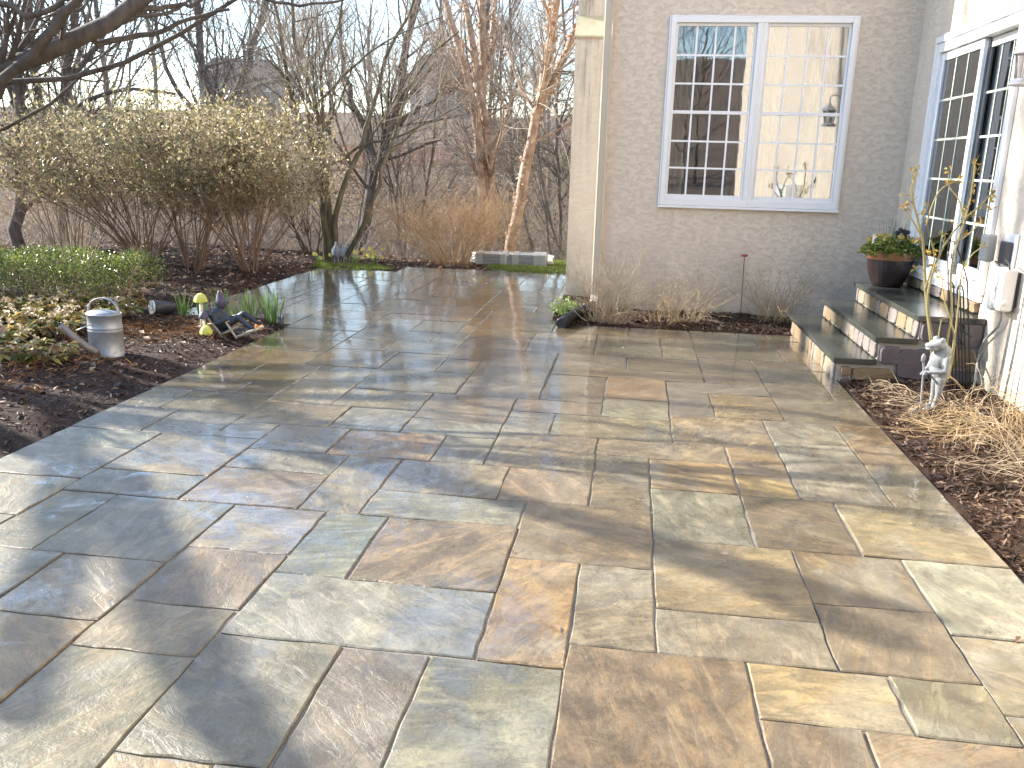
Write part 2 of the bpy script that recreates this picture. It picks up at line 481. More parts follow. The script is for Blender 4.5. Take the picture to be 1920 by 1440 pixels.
def glass_mat(name, tint=(0.9, 0.93, 0.92), f0=0.06):
    t = NT(name)
    lw = t.new('ShaderNodeFresnel'); lw.inputs['IOR'].default_value = 1.55
    tr = t.new('ShaderNodeBsdfTransparent'); tr.inputs['Color'].default_value = (*tint, 1)
    gl = t.new('ShaderNodeBsdfGlossy'); gl.inputs['Roughness'].default_value = 0.015; gl.inputs['Color'].default_value = (0.95, 0.97, 1, 1)
    # slight waviness of the pane
    n = t.noise(t.coord('Object', offset_random=9.0), 3.0, 2)
    t.l.new(t.bump(n, 0.025, 0.02), gl.inputs['Normal'])
    f = t.math('MULTIPLY_ADD', lw.outputs[0], 2.0, f0, clamp=True)
    mx = t.new('ShaderNodeMixShader'); t.l.new(f, mx.inputs[0]); t.l.new(tr.outputs[0], mx.inputs[1]); t.l.new(gl.outputs[0], mx.inputs[2])
    t.l.new(mx.outputs[0], t.out.inputs['Surface'])
    MAT[name] = t.m

def birch_mat():
    t = NT('birch_bark'); v = t.coord('Object', (1, 1, 0.7))
    n = t.noise(v, 9, 6, 0.65, 0.5); n2 = t.noise(t.coord('Object', (1, 1, 3)), 3, 4)
    c = t.ramp(n, [(0.3, (0.14, 0.095, 0.07)), (0.46, (0.32, 0.215, 0.15)), (0.6, (0.48, 0.35, 0.25)), (0.75, (0.66, 0.55, 0.45))])
    c = t.mix(t.ramp(n2, [(0.46, 0.0), (0.64, 0.5)]), c, (0.20, 0.125, 0.09))
    t.set(color=c, rough=0.75, normal=t.bump(n, 0.9, 0.02))
    MAT['birch_bark'] = t.m

def zinc_mat():
    t = NT('galvanised_zinc'); v = t.coord('Object')
    n = t.noise(v, 9, 5, 0.6); n2 = t.noise(v, 45, 3)
    c = t.ramp(n, [(0.3, (0.25, 0.265, 0.28)), (0.7, (0.42, 0.435, 0.455))])
    t.set(color=c, metal=0.55, rough=t.math('MULTIPLY_ADD', n2, 0.25, 0.36), normal=t.bump(n2, 0.08, 0.003))
    MAT['zinc'] = t.m

flagstone_mat(); sand_mat(); mulch_mat(); ground_mat(); birch_mat(); zinc_mat()
stucco_mat('stucco', (0.70, 0.60, 0.49), bump=0.5)
stucco_mat('stucco_smooth', (0.55, 0.505, 0.43), streak=1.0, bump=0.4)
glass_mat('glass', f0=0.07); glass_mat('glass_dark', (0.42, 0.45, 0.44), f0=0.03)
plain('white_vinyl', (0.80, 0.80, 0.80), 0.35, var=0.05, scale=8, bump=0.03)
plain('muntin', (0.84, 0.85, 0.85), 0.4, var=0.04, bump=0)
plain('muntin_green', (0.46, 0.52, 0.44), 0.4, var=0.05, bump=0)
plain('screen_frame', (0.16, 0.19, 0.22), 0.4, var=0.1)
plain('cream_metal', (0.50, 0.45, 0.36), 0.4, var=0.08, scale=6)
plain('algae_stucco', (0.42, 0.385, 0.27), 0.9, var=0.45, scale=7, bump=0.3)
plain('interior', (0.16, 0.145, 0.13), 0.8, var=0.1, scale=3)
plain('curtain', (0.34, 0.31, 0.26), 0.9, var=0.1, scale=9)
plain('roof_shingle', (0.11, 0.105, 0.10), 0.9, var=0.3, scale=9)
plain('mortar', (0.32, 0.29, 0.25), 0.9, var=0.2, scale=30, bump=0.5)
plain('dark_slate', (0.045, 0.05, 0.043), 0.18, var=0.25, scale=9, bump=0.3, bdist=0.003, spec=0.6)
plain('stone_gold', (0.19, 0.135, 0.075), 0.75, var=0.45, scale=14, bump=0.7, bdist=0.012)
plain('stone_tan', (0.19, 0.155, 0.11), 0.75, var=0.4, scale=14, bump=0.7, bdist=0.012)
plain('stone_mauve', (0.165, 0.14, 0.13), 0.75, var=0.35, scale=14, bump=0.7, bdist=0.012)
plain('stone_plum', (0.115, 0.095, 0.10), 0.7, var=0.4, scale=14, bump=0.7, bdist=0.012)
plain('pot_glaze', (0.026, 0.017, 0.017), 0.32, var=0.3, scale=22, bump=0.2)
plain('copper', (0.55, 0.27, 0.15), 0.35, 0.5, var=0.15, scale=12)
plain('soil', (0.03, 0.02, 0.014), 0.9, var=0.4, scale=60, bump=1)
plain('lead_grey', (0.20, 0.215, 0.225), 0.75, var=0.5, scale=40, bump=0.6, bdist=0.006)
plain('heron_grey', (0.20, 0.24, 0.29), 0.7, var=0.5, scale=18, bump=0.5)
plain('iron', (0.035, 0.036, 0.04), 0.5, 0.6, var=0.3)
plain('plastic_grey', (0.62, 0.61, 0.58), 0.4, var=0.06)
plain('plastic_clear', (0.36, 0.365, 0.355), 0.25, var=0.1)
plain('plastic_dark', (0.05, 0.05, 0.055), 0.45, var=0.15)
plain('cable', (0.30, 0.30, 0.29), 0.6)
plain('black_pipe', (0.018, 0.018, 0.02), 0.35, bump=0.05)
plain('red_glass', (0.35, 0.05, 0.05), 0.3)
plain('rust_rod', (0.16, 0.08, 0.05), 0.7)
plain('yellow_paint', (0.62, 0.61, 0.12), 0.65, var=0.4, scale=30)
plain('cream_paint', (0.66, 0.62, 0.46), 0.5, var=0.1)
plain('purple_paint', (0.085, 0.065, 0.11), 0.5, var=0.5)
plain('orange_paint', (0.80, 0.25, 0.03), 0.45, var=0.1)
plain('grey_wood', (0.42, 0.38, 0.29), 0.8, var=0.25, scale=30)
plain('navy_cloth', (0.030, 0.040, 0.055), 0.55, var=0.4, scale=25, bump=0.4)
plain('lens', (0.70, 0.70, 0.68), 0.2, bump=0)
plain('white_plastic', (0.85, 0.85, 0.84), 0.4)
plain('wrapped_stone', (0.24, 0.25, 0.255), 0.45, var=0.3, scale=6)
plain('orange_net', (0.62, 0.26, 0.15), 0.6)
plain('lantern_metal', (0.42, 0.41, 0.42), 0.5, 0.2, var=0.15)
plain('house_siding', (0.30, 0.28, 0.27), 0.8)
plain('far_roof', (0.12, 0.11, 0.11), 0.9)
plain('far_glass', (0.05, 0.06, 0.07), 0.15)
bark('bark_dark', (0.06, 0.048, 0.040), (0.17, 0.14, 0.115))
bark('bark_grey', (0.10, 0.085, 0.07), (0.26, 0.22, 0.18))
bark('bark_smooth', (0.055, 0.048, 0.043), (0.13, 0.112, 0.098))
bark('bark_moss', (0.06, 0.05, 0.035), (0.20, 0.175, 0.115))
plain('twig_grey', (0.32, 0.27, 0.22), 0.8, var=0.25, scale=4, bump=0, island=True, spec=0.2)
plain('twig_dark', (0.10, 0.078, 0.062), 0.8, var=0.25, scale=4, bump=0, island=True, spec=0.2)
plain('twig_tan', (0.36, 0.275, 0.19), 0.8, var=0.25, scale=4, bump=0, island=True, spec=0.2)
plain('twig_orange', (0.37, 0.255, 0.15), 0.8, var=0.25, scale=4, bump=0, island=True, spec=0.2)
plain('stem_red', (0.22, 0.145, 0.098), 0.8, var=0.3, scale=6, bump=0.2, island=True, spec=0.2)
plain('straw', (0.38, 0.27, 0.145), 0.6, var=0.3, scale=4, bump=0, island=True, spec=0.3)
plain('straw_pale', (0.38, 0.295, 0.195), 0.6, var=0.3, scale=4, bump=0, island=True, spec=0.3)
plain('cane', (0.22, 0.19, 0.08), 0.6, var=0.3, scale=12, island=True)
foliage('chip', [(0.012, 0.008, 0.006), (0.035, 0.020, 0.013), (0.075, 0.04, 0.024), (0.12, 0.07, 0.042), (0.24, 0.16, 0.10)], 0.6, 0)
foliage('litter', [(0.12, 0.07, 0.045), (0.25, 0.16, 0.10), (0.34, 0.24, 0.16), (0.44, 0.34, 0.25)], 0.8, 0.15)
foliage('needle', [(0.22, 0.10, 0.04), (0.36, 0.19, 0.08), (0.48, 0.30, 0.15)], 0.7, 0.1)
foliage('box_leaf', [(0.03, 0.055, 0.012), (0.08, 0.13, 0.025), (0.18, 0.23, 0.04), (0.32, 0.34, 0.09)], 0.28, 0.3, 0.6)
foliage('shrub_leaf', [(0.06, 0.065, 0.03), (0.20, 0.19, 0.08), (0.36, 0.31, 0.15), (0.46, 0.38, 0.22), (0.54, 0.45, 0.30)], 0.3, 0.45, 0.6)
foliage('bud', [(0.24, 0.17, 0.07), (0.34, 0.25, 0.10), (0.40, 0.30, 0.14)], 0.7, 0.4)
foliage('hellebore', [(0.04, 0.07, 0.02), (0.10, 0.13, 0.03), (0.30, 0.28, 0.06), (0.46, 0.36, 0.12), (0.40, 0.25, 0.11), (0.18, 0.09, 0.045), (0.34, 0.32, 0.09)], 0.4, 0.35)
foliage('daffodil', [(0.07, 0.15, 0.04), (0.13, 0.24, 0.06), (0.20, 0.30, 0.11)], 0.4, 0.35)
foliage('pansy_leaf', [(0.05, 0.09, 0.02), (0.15, 0.20, 0.04), (0.28, 0.31, 0.09)], 0.4, 0.3)
foliage('pansy_flower', [(0.60, 0.46, 0.06), (0.66, 0.56, 0.25), (0.55, 0.42, 0.10), (0.20, 0.06, 0.10)], 0.5, 0.3)
foliage('sedum', [(0.16, 0.26, 0.05), (0.24, 0.34, 0.09), (0.34, 0.42, 0.14)], 0.5, 0.3)
foliage('grass', [(0.10, 0.17, 0.03), (0.19, 0.26, 0.05), (0.30, 0.33, 0.10)], 0.5, 0.35)
foliage('flower_yellow', [(0.75, 0.68, 0.15), (0.80, 0.72, 0.35)], 0.5, 0.4)
foliage('flower_cream', [(0.55, 0.46, 0.24), (0.48, 0.34, 0.22), (0.58, 0.52, 0.34)], 0.5, 0.4)
foliage('chive', [(0.10, 0.16, 0.10), (0.18, 0.25, 0.17)], 0.5, 0.2)
foliage('rose_leaf', [(0.30, 0.25, 0.04), (0.36, 0.20, 0.05), (0.22, 0.25, 0.06)], 0.5, 0.35)
foliage('flake', [(0.34, 0.21, 0.13), (0.52, 0.36, 0.25), (0.70, 0.58, 0.48)], 0.7, 0.3)

# ---------------------------------------------------------------- terrain
def smooth(a, b, x):
    t = np.clip((x-a)/(b-a), 0, 1); return t*t*(3-2*t)
def height(x, y):
    x = np.asarray(x, float); y = np.asarray(y, float)
    z = np.interp(y, [-400, -70, -35, -15, 13.8, 16, 20, 25, 32, 45, 60, 90, 130, 260, 2000], [16, 13, 4, -0.08, -0.08, -0.35, -1.3, -1.9, -1.2, 1.2, 2.6, 5.4, 8.0, 9.0, 9.0])  # unseen rise behind the camera, added to darken the window reflection
    z = z + smooth(15, 26, y)*(0.35*np.sin(x*0.31+1.3)*np.cos(y*0.22) + 0.25*np.sin(x*0.11+y*0.17))
    z = z - smooth(9.5, 16, -x)*smooth(20, 12, y)*0.35
    return z
def ground():
    xs = np.concatenate([np.linspace(-900, -60, 16), np.linspace(-55, 55, 111), np.linspace(60, 900, 16)])
    ys = np.concatenate([np.linspace(-300, -20, 10), np.linspace(-16, 70, 130), np.linspace(75, 300, 30), np.linspace(350, 1800, 8)])
    X, Y = np.meshgrid(xs, ys)
    Z = height(X, Y)
    n, m = X.shape
    idx = np.arange(n*m).reshape(n, m)
    F = np.stack([idx[:-1, :-1], idx[:-1, 1:], idx[1:, 1:], idx[1:, :-1]], -1).reshape(-1, 4)
    o = link('ground', npmesh('ground', np.stack([X, Y, Z], -1).reshape(-1, 3), F, MAT['ground'], True))
    tag(o, 'brown leaf-strewn woodland ground falling away behind the patio', kind='structure')
ground()

# ---------------------------------------------------------------- patio of cut flagstones
UX, UY, XR = 0.1524*0.984, 0.1524*1.012, 1.66
TRACED = """-11.85 -7.85 12 16.95 n|-14.75 -11.85 12.6 15.85 g|-16.75 -14.75 12.65 15.9 d|-19.55 -16.75 12.65 15.9 g|-19.55 -17.7 9.7 12.65 y
-17.7 -11.85 10.7 12.6 t|-22.5 -19.65 11.6 14.85 u|-22.5 -19.65 14.85 16.95 v|-25.5 -22.5 12.6 16 y|-25.45 -22.55 16 19.05 p
-29 -25.45 15.9 19.05 g|-26.3 -22.5 19.05 23.15 l|-28.2 -26.3 19.05 23.1 g|-32 -28.25 18 21.15 g|-32 -28.25 21.15 24 v
-32 -28.3 24 27.2 l|-32 -28.3 27.2 29.15 b|-32 -29.1 29.2 32.3 b|-29.1 -26.3 29.2 32.4 l|-32 -30.15 32.35 35.3 b
-30.15 -26.25 32.4 35.4 v|-32 -28.2 35.3 37.35 k|-28.2 -26.25 35.4 37.3 k|-32 -29.1 37.35 41 v|-29.1 -26.3 37.35 41.2 n
-28.3 -24.4 25.2 29.15 k|-28.1 -24.4 23.15 25.2 b|-24.4 -20.65 23.3 26.4 t|-24.4 -20.7 26.4 28.4 b|-20.65 -18.75 23.35 28.4 l
-26.2 -24.4 29.3 31.5 b|-24.4 -21.5 28.4 31.5 l|-26.2 -22.4 31.5 34.4 t|-26.25 -23.3 34.4 38.3 k|-23.3 -19.5 34.4 37.5 t
-22.4 -19.5 31.5 34.4 b|-26.3 -23.4 38.35 41.3 b|-23.3 -18.6 37.6 41.3 d|-21.5 -18.2 28.45 31.4 o|-18.2 -15.75 28.6 31.65 l
-19.5 -15.8 31.55 33.55 b|-19.5 -15.8 33.6 37.6 k|-15.8 -11.9 35.6 37.85 d|-15.8 -13.85 32.3 35.6 b|-13.85 -9 32.75 35.4 t
-15.7 -11.9 28.7 32.3 t|-11.9 -7 30.65 32.65 v|-11.9 -9.9 25.5 30.6 v|-9.9 -7 27.1 30.6 y|-9.85 -6.95 23.35 27.1 b
-11.9 -9 35.4 38.8 b|-11.9 -9 38.85 42.65 o|-14.8 -11.9 37.9 42.6 d|-18.6 -14.8 37.8 44.1 b|-14.8 -7.1 42.65 44.6 n
-9 -7 36.9 40.5 b|-7 -4.15 37.05 40.6 y|-9 -4.15 40.6 42.8 b|-7.1 -4.15 42.8 45.4 t|-9 -5.05 32.85 36.85 t
-6.95 -5.05 29.6 32.75 y|-6.95 -5.05 27.5 29.55 y|-5 -2.05 27.6 33.75 b|-5.05 -2.05 33.8 36.8 b|-2.03 0 31.8 36.8 n
-2 0 27.7 31.8 g|-6.95 -3.9 23.4 27.5 u|-3.9 0 23.4 27.6 n|-9.85 -5.85 19.15 23.3 n|-5.85 -2.95 20.1 23.3 n
-2.9 0 19 23.3 b|-5.85 -3 16.9 20.05 u|-2.95 0 15.9 19 n|-9.85 -5.9 16.95 19.1 g|-7.85 -4.9 14.8 16.85 y
-4.9 -3 14.7 16.85 g|-7.85 -5.9 12 14.75 n|-5.9 -2.95 11.7 14.7 n|-2.95 0 12 15.9 g|-13.85 -9.9 21.15 25.45 n
-13.85 -11.9 16 21.15 o|-11.9 -9.9 17 21.15 g|-19.6 -13.85 15.95 19.05 b|-17.75 -13.85 19.1 23.3 p|-19.65 -17.75 19.1 23.2 b
-22.5 -19.65 20.15 23.2 l|-22.5 -19.65 16.95 20.1 p|-18.7 -13.9 23.4 25.45 b|-18.75 -14.85 25.5 28.5 v|-14.85 -11.9 25.55 28.6 n"""
TONES = dict(b=(0.20, 0.205, 0.185), g=(0.17, 0.162, 0.122), l=(0.215, 0.195, 0.165), t=(0.235, 0.195, 0.14), k=(0.23, 0.185, 0.14), n=(0.17, 0.128, 0.082),
             y=(0.25, 0.195, 0.095), o=(0.24, 0.155, 0.07), p=(0.165, 0.132, 0.10), d=(0.125, 0.114, 0.095), v=(0.19, 0.168, 0.122), u=(0.135, 0.113, 0.077))
RUST = dict(b=0.10, g=0.25, l=0.2, t=0.35, k=0.35, n=0.45, y=0.6, o=0.8, p=0.6, d=0.15, v=0.5, u=0.5)
def inside_patio(i, j):
    x, y = i+.5, j+.5
    if x > 0 or y < -4: return False
    if x < (-33 if y < 51.5 else -41.5): return False
    if y >= 56 and x > -16.4: return False
    return y < (79 if x < -34 else 83)
def patio_layout():
    st = []
    for it in TRACED.replace('\n', '|').split('|'):
        a = it.split(); x0, x1, y0, y1 = map(float, a[:4])
        st.append((round(x0/.984), round(x1/.984), round(y0/1.012), round(y1/1.012), a[4]))
    occ = set()
    for a, b, c, d, _ in st:
        occ |= {(i, j) for i in range(a, b) for j in range(c, d)}
    rnd = random.Random(7)
    for j in range(-4, 84):
        for i in range(-42, 0):
            if not inside_patio(i, j) or (i, j) in occ: continue
            sizes = [(4, 3), (4, 3), (5, 3), (3, 4), (4, 4), (3, 3), (5, 4), (4, 2), (6, 3)]
            if j < 12: sizes = [(6, 4), (5, 5), (6, 5), (4, 4), (5, 4)]
            rnd.shuffle(sizes)
            sizes += [(3, 3), (3, 2), (2, 3), (2, 2), (3, 1), (1, 3), (2, 1), (1, 2), (1, 1)]
            for w, h in sizes:
                if all(inside_patio(i+p, j+q) and (i+p, j+q) not in occ for p in range(w) for q in range(h)): break
            occ |= {(i+p, j+q) for p in range(w) for q in range(h)}
            st.append((i, i+w, j, j+h, rnd.choice('bblgttknvvdk')))
    return st
def patio():
    mb = MB()
    ol = [(-33, -4), (0, -4), (0, 56), (-16.4, 56), (-16.4, 83), (-34, 83), (-34, 79), (-41.5, 79), (-41.5, 51.5), (-33, 51.5)]
    P = [(XR+UX*a, UY*b) for a, b in ol]
    mb.add([(x, y, -0.008) for x, y in P] + [(x, y, -0.10) for x, y in P],
           [tuple(range(len(P)))] + [(i, i+len(P), (i+1) % len(P)+len(P), (i+1) % len(P)) for i in range(len(P))])
    base = tag(mb.build('patio', MAT['joint_sand']), 'wet patio of rectangular cut flagstones with sand joints', kind='structure')
    rnd = random.Random(3)
    for a, b, c, d, tone in patio_layout():
        x0, x1, y0, y1 = XR+UX*a, XR+UX*b, UY*c, UY*d
        cx, cy = (x0+x1)/2, (y0+y1)/2
        gap = [rnd.uniform(0.002, 0.006) for _ in range(4)]
        if rnd.random() < 0.3: gap[rnd.randrange(4)] += 0.004
        X0, X1, Y0, Y1 = x0-cx+gap[0], x1-cx-gap[1], y0-cy+gap[2], y1-cy-gap[3]
        def edge(p, q):
            n = 5
            return [(p[0]+(q[0]-p[0])*k/n + (rnd.uniform(-.005, .005) if k else rnd.uniform(-.002, .004)),
                     p[1]+(q[1]-p[1])*k/n + (rnd.uniform(-.005, .005) if k else rnd.uniform(-.002, .004))) for k in range(n)]
        ring = edge((X0, Y0), (X1, Y0))+edge((X1, Y0), (X1, Y1))+edge((X1, Y1), (X0, Y1))+edge((X0, Y1), (X0, Y0))
        n = len(ring)
        tx, ty = rnd.gauss(0, .0035), rnd.gauss(0, .0035); dz = rnd.uniform(-.0015, .002)
        zz = lambda x, y: dz+tx*x+ty*y
        ins = 0.005
        inn = [(x-math.copysign(min(ins, abs(x)), x), y-math.copysign(min(ins, abs(y)), y)) for x, y in ring]
        V = [(x, y, zz(x, y)) for x, y in inn] + [(x, y, zz(x, y)-.003-rnd.random()*.0025) for x, y in ring] + [(x, y, -.04) for x, y in ring]
        F = [tuple(range(n))]
        for s in (0, 1):
            for k in range(n):
                k2 = (k+1) % n
                F.append((s*n+k, (s+1)*n+k, (s+1)*n+k2, s*n+k2))
        m = MB().add(V, F)
        o = m.build('flagstone', MAT['flagstone'], base, loc=(cx, cy, 0))
        k = rnd.uniform(.85, 1.15); cc = TONES[tone]
        j = [rnd.uniform(.95, 1.05) for _ in range(3)]
        cc = tuple(q*.68+w_*.32 for q, w_ in zip(cc, (.20, .183, .14))); cc = (cc[0]*1.0, cc[1]*.965, cc[2]*.80); cc = tuple(q*.93 for q in cc)
        o.color = (cc[0]*k*j[0], cc[1]*k*j[1], cc[2]*k*j[2], RUST[tone])
patio()

# ---------------------------------------------------------------- beds, lawn
def sheet(name, mask, x0, x1, y0, y1, step, zf, mat, label):
    xs = np.arange(x0, x1+1e-6, step); ys = np.arange(y0, y1+1e-6, step)
    X, Y = np.meshgrid(xs, ys); Z = zf(X, Y)
    n, m = X.shape; idx = np.arange(n*m).reshape(n, m)
    F = np.stack([idx[:-1, :-1], idx[:-1, 1:], idx[1:, 1:], idx[1:, :-1]], -1).reshape(-1, 4)
    cxm = (X[:-1, :-1]+step/2).ravel(); cym = (Y[:-1, :-1]+step/2).ravel()
    F = F[mask(cxm, cym)]
    used = np.unique(F); re = np.zeros(n*m, int); re[used] = np.arange(len(used))
    o = link(name, npmesh(name, np.stack([X, Y, Z], -1).reshape(-1, 3)[used], re[F], mat, True))
    return tag(o, label, kind='structure')
def lump(x, y): return 0.5+0.5*(np.sin(x*5.1+1.7*np.sin(y*3.3))*np.cos(y*4.7+1.3*np.sin(x*2.9)))
PL, PLF, PJ = XR-33*UX, XR-41.5*UX, 51.5*UY
def bedL_z(x, y):
    edge = np.where(y < PJ, PL-x, np.where(x > PL, y*0, np.maximum(PLF-x, PJ-y)))
    edge = np.minimum(edge, 3)
    return -0.022 + 0.05*smooth(0, 0.5, edge) + 0.035*lump(x, y)*smooth(0, .3, edge) + 0.06*smooth(0.6, 2.5, edge) - 0.3*smooth(13.6, 15.5, y) - .45*smooth(9, 12, -x)
sheet('planting_bed', lambda x, y: np.where(y < PJ, x < PL, x < PLF) | ((y > 79*UY) & (x < XR-34*UX)) | ((y > 83*UY) & (x < -2.15)), -12, -2.1, 0.0, 15.0, 0.05, bedL_z, MAT['mulch'], 'dark shredded bark mulch bed along the left patio edge')
def bedH_z(x, y): return -0.02 + 0.055*smooth(8.64, 9.2, y) + 0.025*lump(x*1.3, y*1.3)
sheet('house_bed', lambda x, y: (y > 56*UY) & ((x > XR-16.4*UX)), XR-16.4*UX, 2.7, 56*UY, 10.32, 0.05, bedH_z, MAT['mulch'], 'narrow dark mulch bed under the window wall')
def bedR_z(x, y): return -0.03 + 0.05*smooth(1.66, 2.2, x) + 0.025*lump(x*1.2, y*1.1)
sheet('side_bed', lambda x, y: (x > XR), XR, 2.71, -2.0, 8.6, 0.05, bedR_z, MAT['mulch'], 'dark mulch bed between the patio and the door wall')
def lawn_z(x, y): return -0.02 + 0.015*lump(x, y) + 0*x - .25*smooth(14.4, 15.6, y)
sheet('lawn', lambda x, y: (y > 83*UY) & (x > -2.15+0.15*np.sin(y*7)), -2.35, -0.3, 83*UY, 15.2, 0.05, lawn_z, NT('lawn_soil').set(color=(0.07, 0.085, 0.025), rough=0.95), 'short green lawn strip beyond the far patio edge')

def chips(name, N, area, zf, mask, size, mat, label, seed, flat=0.35, lift=0.012):
    r = np.random.default_rng(seed)
    x = r.uniform(area[0], area[1], N); y = r.uniform(area[2], area[3], N)
    k = mask(x, y); x, y = x[k], y[k]; n = len(x)
    a = r.uniform(0, 2*math.pi, n)
    d = np.stack([np.cos(a), np.sin(a), r.normal(0, flat, n)], 1)
    nr = unit(np.stack([r.normal(0, .45, n), r.normal(0, .45, n), np.ones(n)], 1))
    L = r.uniform(size[0], size[1], n)*np.exp(r.normal(0, .3, n)); W = L*r.uniform(size[2], size[3], n)
    p = np.stack([x, y, zf(x, y)+r.uniform(0, lift, n)], 1) - unit(d)*L[:, None]*.5
    p[:, 2] += .004
    V, F = leaves(p, d, nr, L, W, 0.12)
    o = link(name, npmesh(name, V, F, MAT[mat]))
    return tag(o, label, kind='stuff')
def mL(x, y): return np.where(y < PJ, x < PL-.03, x < PLF-.03) | ((y > 79*UY+.03) & (x < XR-34*UX-.03)) | ((y > 83*UY+.03) & (x < -2.2))
chips('mulch_chips', 52000, (-8.5, -2.2, 2.6, 14.6), bedL_z, mL, (.025, .06, .16, .35), 'chip', 'loose shredded bark lying on the left bed', 5)
chips('mulch_chips', 4500, (-.8, 2.6, 8.66, 9.5), bedH_z, lambda x, y: (x < 1.6) & ((y > 56*UY+.03) & (x > -.8)), (.025, .06, .16, .35), 'chip', 'loose shredded bark under the window wall', 6)
chips('mulch_chips', 15000, (1.69, 2.7, 1.2, 6.84), bedR_z, lambda x, y: x > XR+.03, (.02, .055, .16, .35), 'chip', 'loose shredded bark beside the right patio edge', 7)
def nd(cx, cy, rx, ry): return lambda x, y: (((x-cx)/rx)**2+((y-cy)/ry)**2 < np.random.default_rng(1).random(len(x))**.7) & mL(x, y)
chips('pine_needles', 5200, (-6.6, -3.6, 4.2, 6.6), bedL_z, nd(-5.1, 5.4, 1.5, 1.2), (.05, .12, .02, .05), 'needle', 'rusty dry needles scattered in front of the watering can', 8, lift=.03)
chips('pine_needles', 2600, (-4.9, -3.4, 6.4, 7.9), bedL_z, nd(-4.1, 7.1, .7, .6), (.05, .11, .02, .05), 'needle', 'rusty dry needles scattered behind the deck chair', 9, lift=.03)
chips('dead_leaves', 700, (-7.5, -3.6, 4.0, 8.2), bedL_z, mL, (.04, .08, .4, .6), 'litter', 'curled brown leaves on the left bed', 10, lift=.03)
chips('dead_leaves', 2500, (-9, -2.2, 9.2, 14.8), bedL_z, mL, (.04, .08, .4, .6), 'litter', 'curled brown leaves under the tall shrubs', 12, lift=.03)
chips('dead_leaves', 130, (1.7, 2.65, 2.2, 6.6), bedR_z, lambda x, y: x > XR, (.03, .07, .4, .6), 'litter', 'curled brown leaves in the side bed', 13, lift=.03)
pz = lambda x, y: np.full_like(x, .003)
chips('bark_crumbs', 2600, (PL, XR, 1.5, 8.6), pz, lambda x, y: (np.minimum(x-PL, np.where(y < 6.8, XR-x, 9)) < np.random.default_rng(4).random(len(x))**3*.5) & (x > PL) & (x < XR), (.006, .022, .2, .5), 'chip', 'crumbs of bark spilled over the patio edges', 15, flat=.1, lift=.002)
chips('stray_leaves', 46, (PL+.1, XR-.1, 2.2, 11), pz, lambda x, y: (x < -.9) | (y < 8.5), (.015, .04, .3, .6), 'litter', 'few stray dead leaves on the wet flagstones', 16, flat=.12, lift=.003)
chips('wood_litter', 42000, (-22, 8, 14.6, 46), height, lambda x, y: x > -.8*y-3, (.10, .26, .35, .6), 'litter', 'pale dead leaves covering the wood floor', 14, lift=.10)
def grass(name, N, area, zf, mask, h, label, seed):
    r = np.random.default_rng(seed)
    x = r.uniform(area[0], area[1], N); y = r.uniform(area[2], area[3], N); k = mask(x, y); x, y = x[k], y[k]; n = len(x)
    d = np.stack([r.normal(0, .45, n), r.normal(0, .45, n), np.ones(n)], 1)
    nr = np.stack([r.normal(0, 1, n), r.normal(0, 1, n), r.normal(0, .2, n)], 1)
    V, F = leaves(np.stack([x, y, zf(x, y)-.005], 1), d, nr, r.uniform(h*.5, h, n), r.uniform(.006, .012, n), .1)
    return tag(link(name, npmesh(name, V, F, MAT['grass'])), label, kind='stuff')
grass('lawn_grass', 17000, (-2.25, -.35, 83*UY+.02, 15), lawn_z, lambda x, y: x > -2.1+.2*np.sin(y*6), .07, 'short bright green grass beyond the far patio edge', 21)
grass('ground_cover', 3800, (-4.75, -3.6, 79*UY+.05, 79*UY+.75), bedL_z, lambda x, y: (np.sin(x*9)+np.sin(y*11+x*3) > -.5) & mL(x, y), .07, 'low green creeping plants at the far patio corner', 22)

# ---------------------------------------------------------------- house
house = tag(empty('house', (2.7, 9.5, 0)), 'beige stucco house with white windows and a sliding door', 'house')
HO = np.array([2.7, 9.5, 0.0])
class HB(MB):
    """house pieces are given in world metres, stored relative to the house corner"""
    def put(s, name, mat, parent=house, bevel=0.0, seg=1):
        s.v = [(x-HO[0], y-HO[1], z) for x, y, z in s.v]
        return s.build(name, MAT[mat], parent, bevel, seg)
WX0, WX1, WZ0, WZ1 = 0.252, 2.084, 1.206, 3.078      # window opening on the wall Y = 9.5
DY0, DY1, DZ0, DZ1 = 7.015, 8.86, 0.56, 2.757        # door opening on the wall X = 2.7
TOP = 5.6; TH = 0.25
def quadwall(axis):
    m = HB()
    if axis == 'y':
        for a, b, c, d in ((-.345, WX0, -.3, TOP), (WX1, 2.7, -.3, TOP), (WX0, WX1, -.3, WZ0), (WX0, WX1, WZ1, TOP)): m.box((a, 9.5, c), (b, 9.5+TH, d))
        m.put('window_wall', 'stucco')
    else:
        for a, b, c, d in ((-6, DY0, -.3, TOP), (DY1, 9.5, -.3, TOP), (DY0, DY1, -.3, .49), (DY0, DY1, DZ1, TOP)): m.box((2.7, a, c), (2.7+TH, b, d))
        m.put('door_wall', 'stucco')
quadwall('y'); quadwall('x')
HB().box((-.345, 9.75, -.3), (-.1, 16, TOP)).put('side_wall', 'stucco')
m = HB(); m.box((-.345, 16, -.3), (10.25, 16.25, TOP)); m.box((10, -6, -.3), (10.25, 16, TOP)); m.box((2.95, -6, -.3), (10, -5.75, TOP)); m.put('rear_wall', 'stucco')
m = HB(); m.box((-.1, 9.75, .2), (10, 16, .5)); m.box((2.95, -5.75, .2), (10, 9.75, .5)); m.put('floor', 'interior')
m = HB(); m.box((2.95, 9.75, .5), (3.05, 16, TOP)); m.box((-.1, 13.2, .5), (2.95, 13.3, TOP)); m.box((5.2, -5.75, .5), (5.3, 9.75, TOP)); m.put('partition', 'interior')
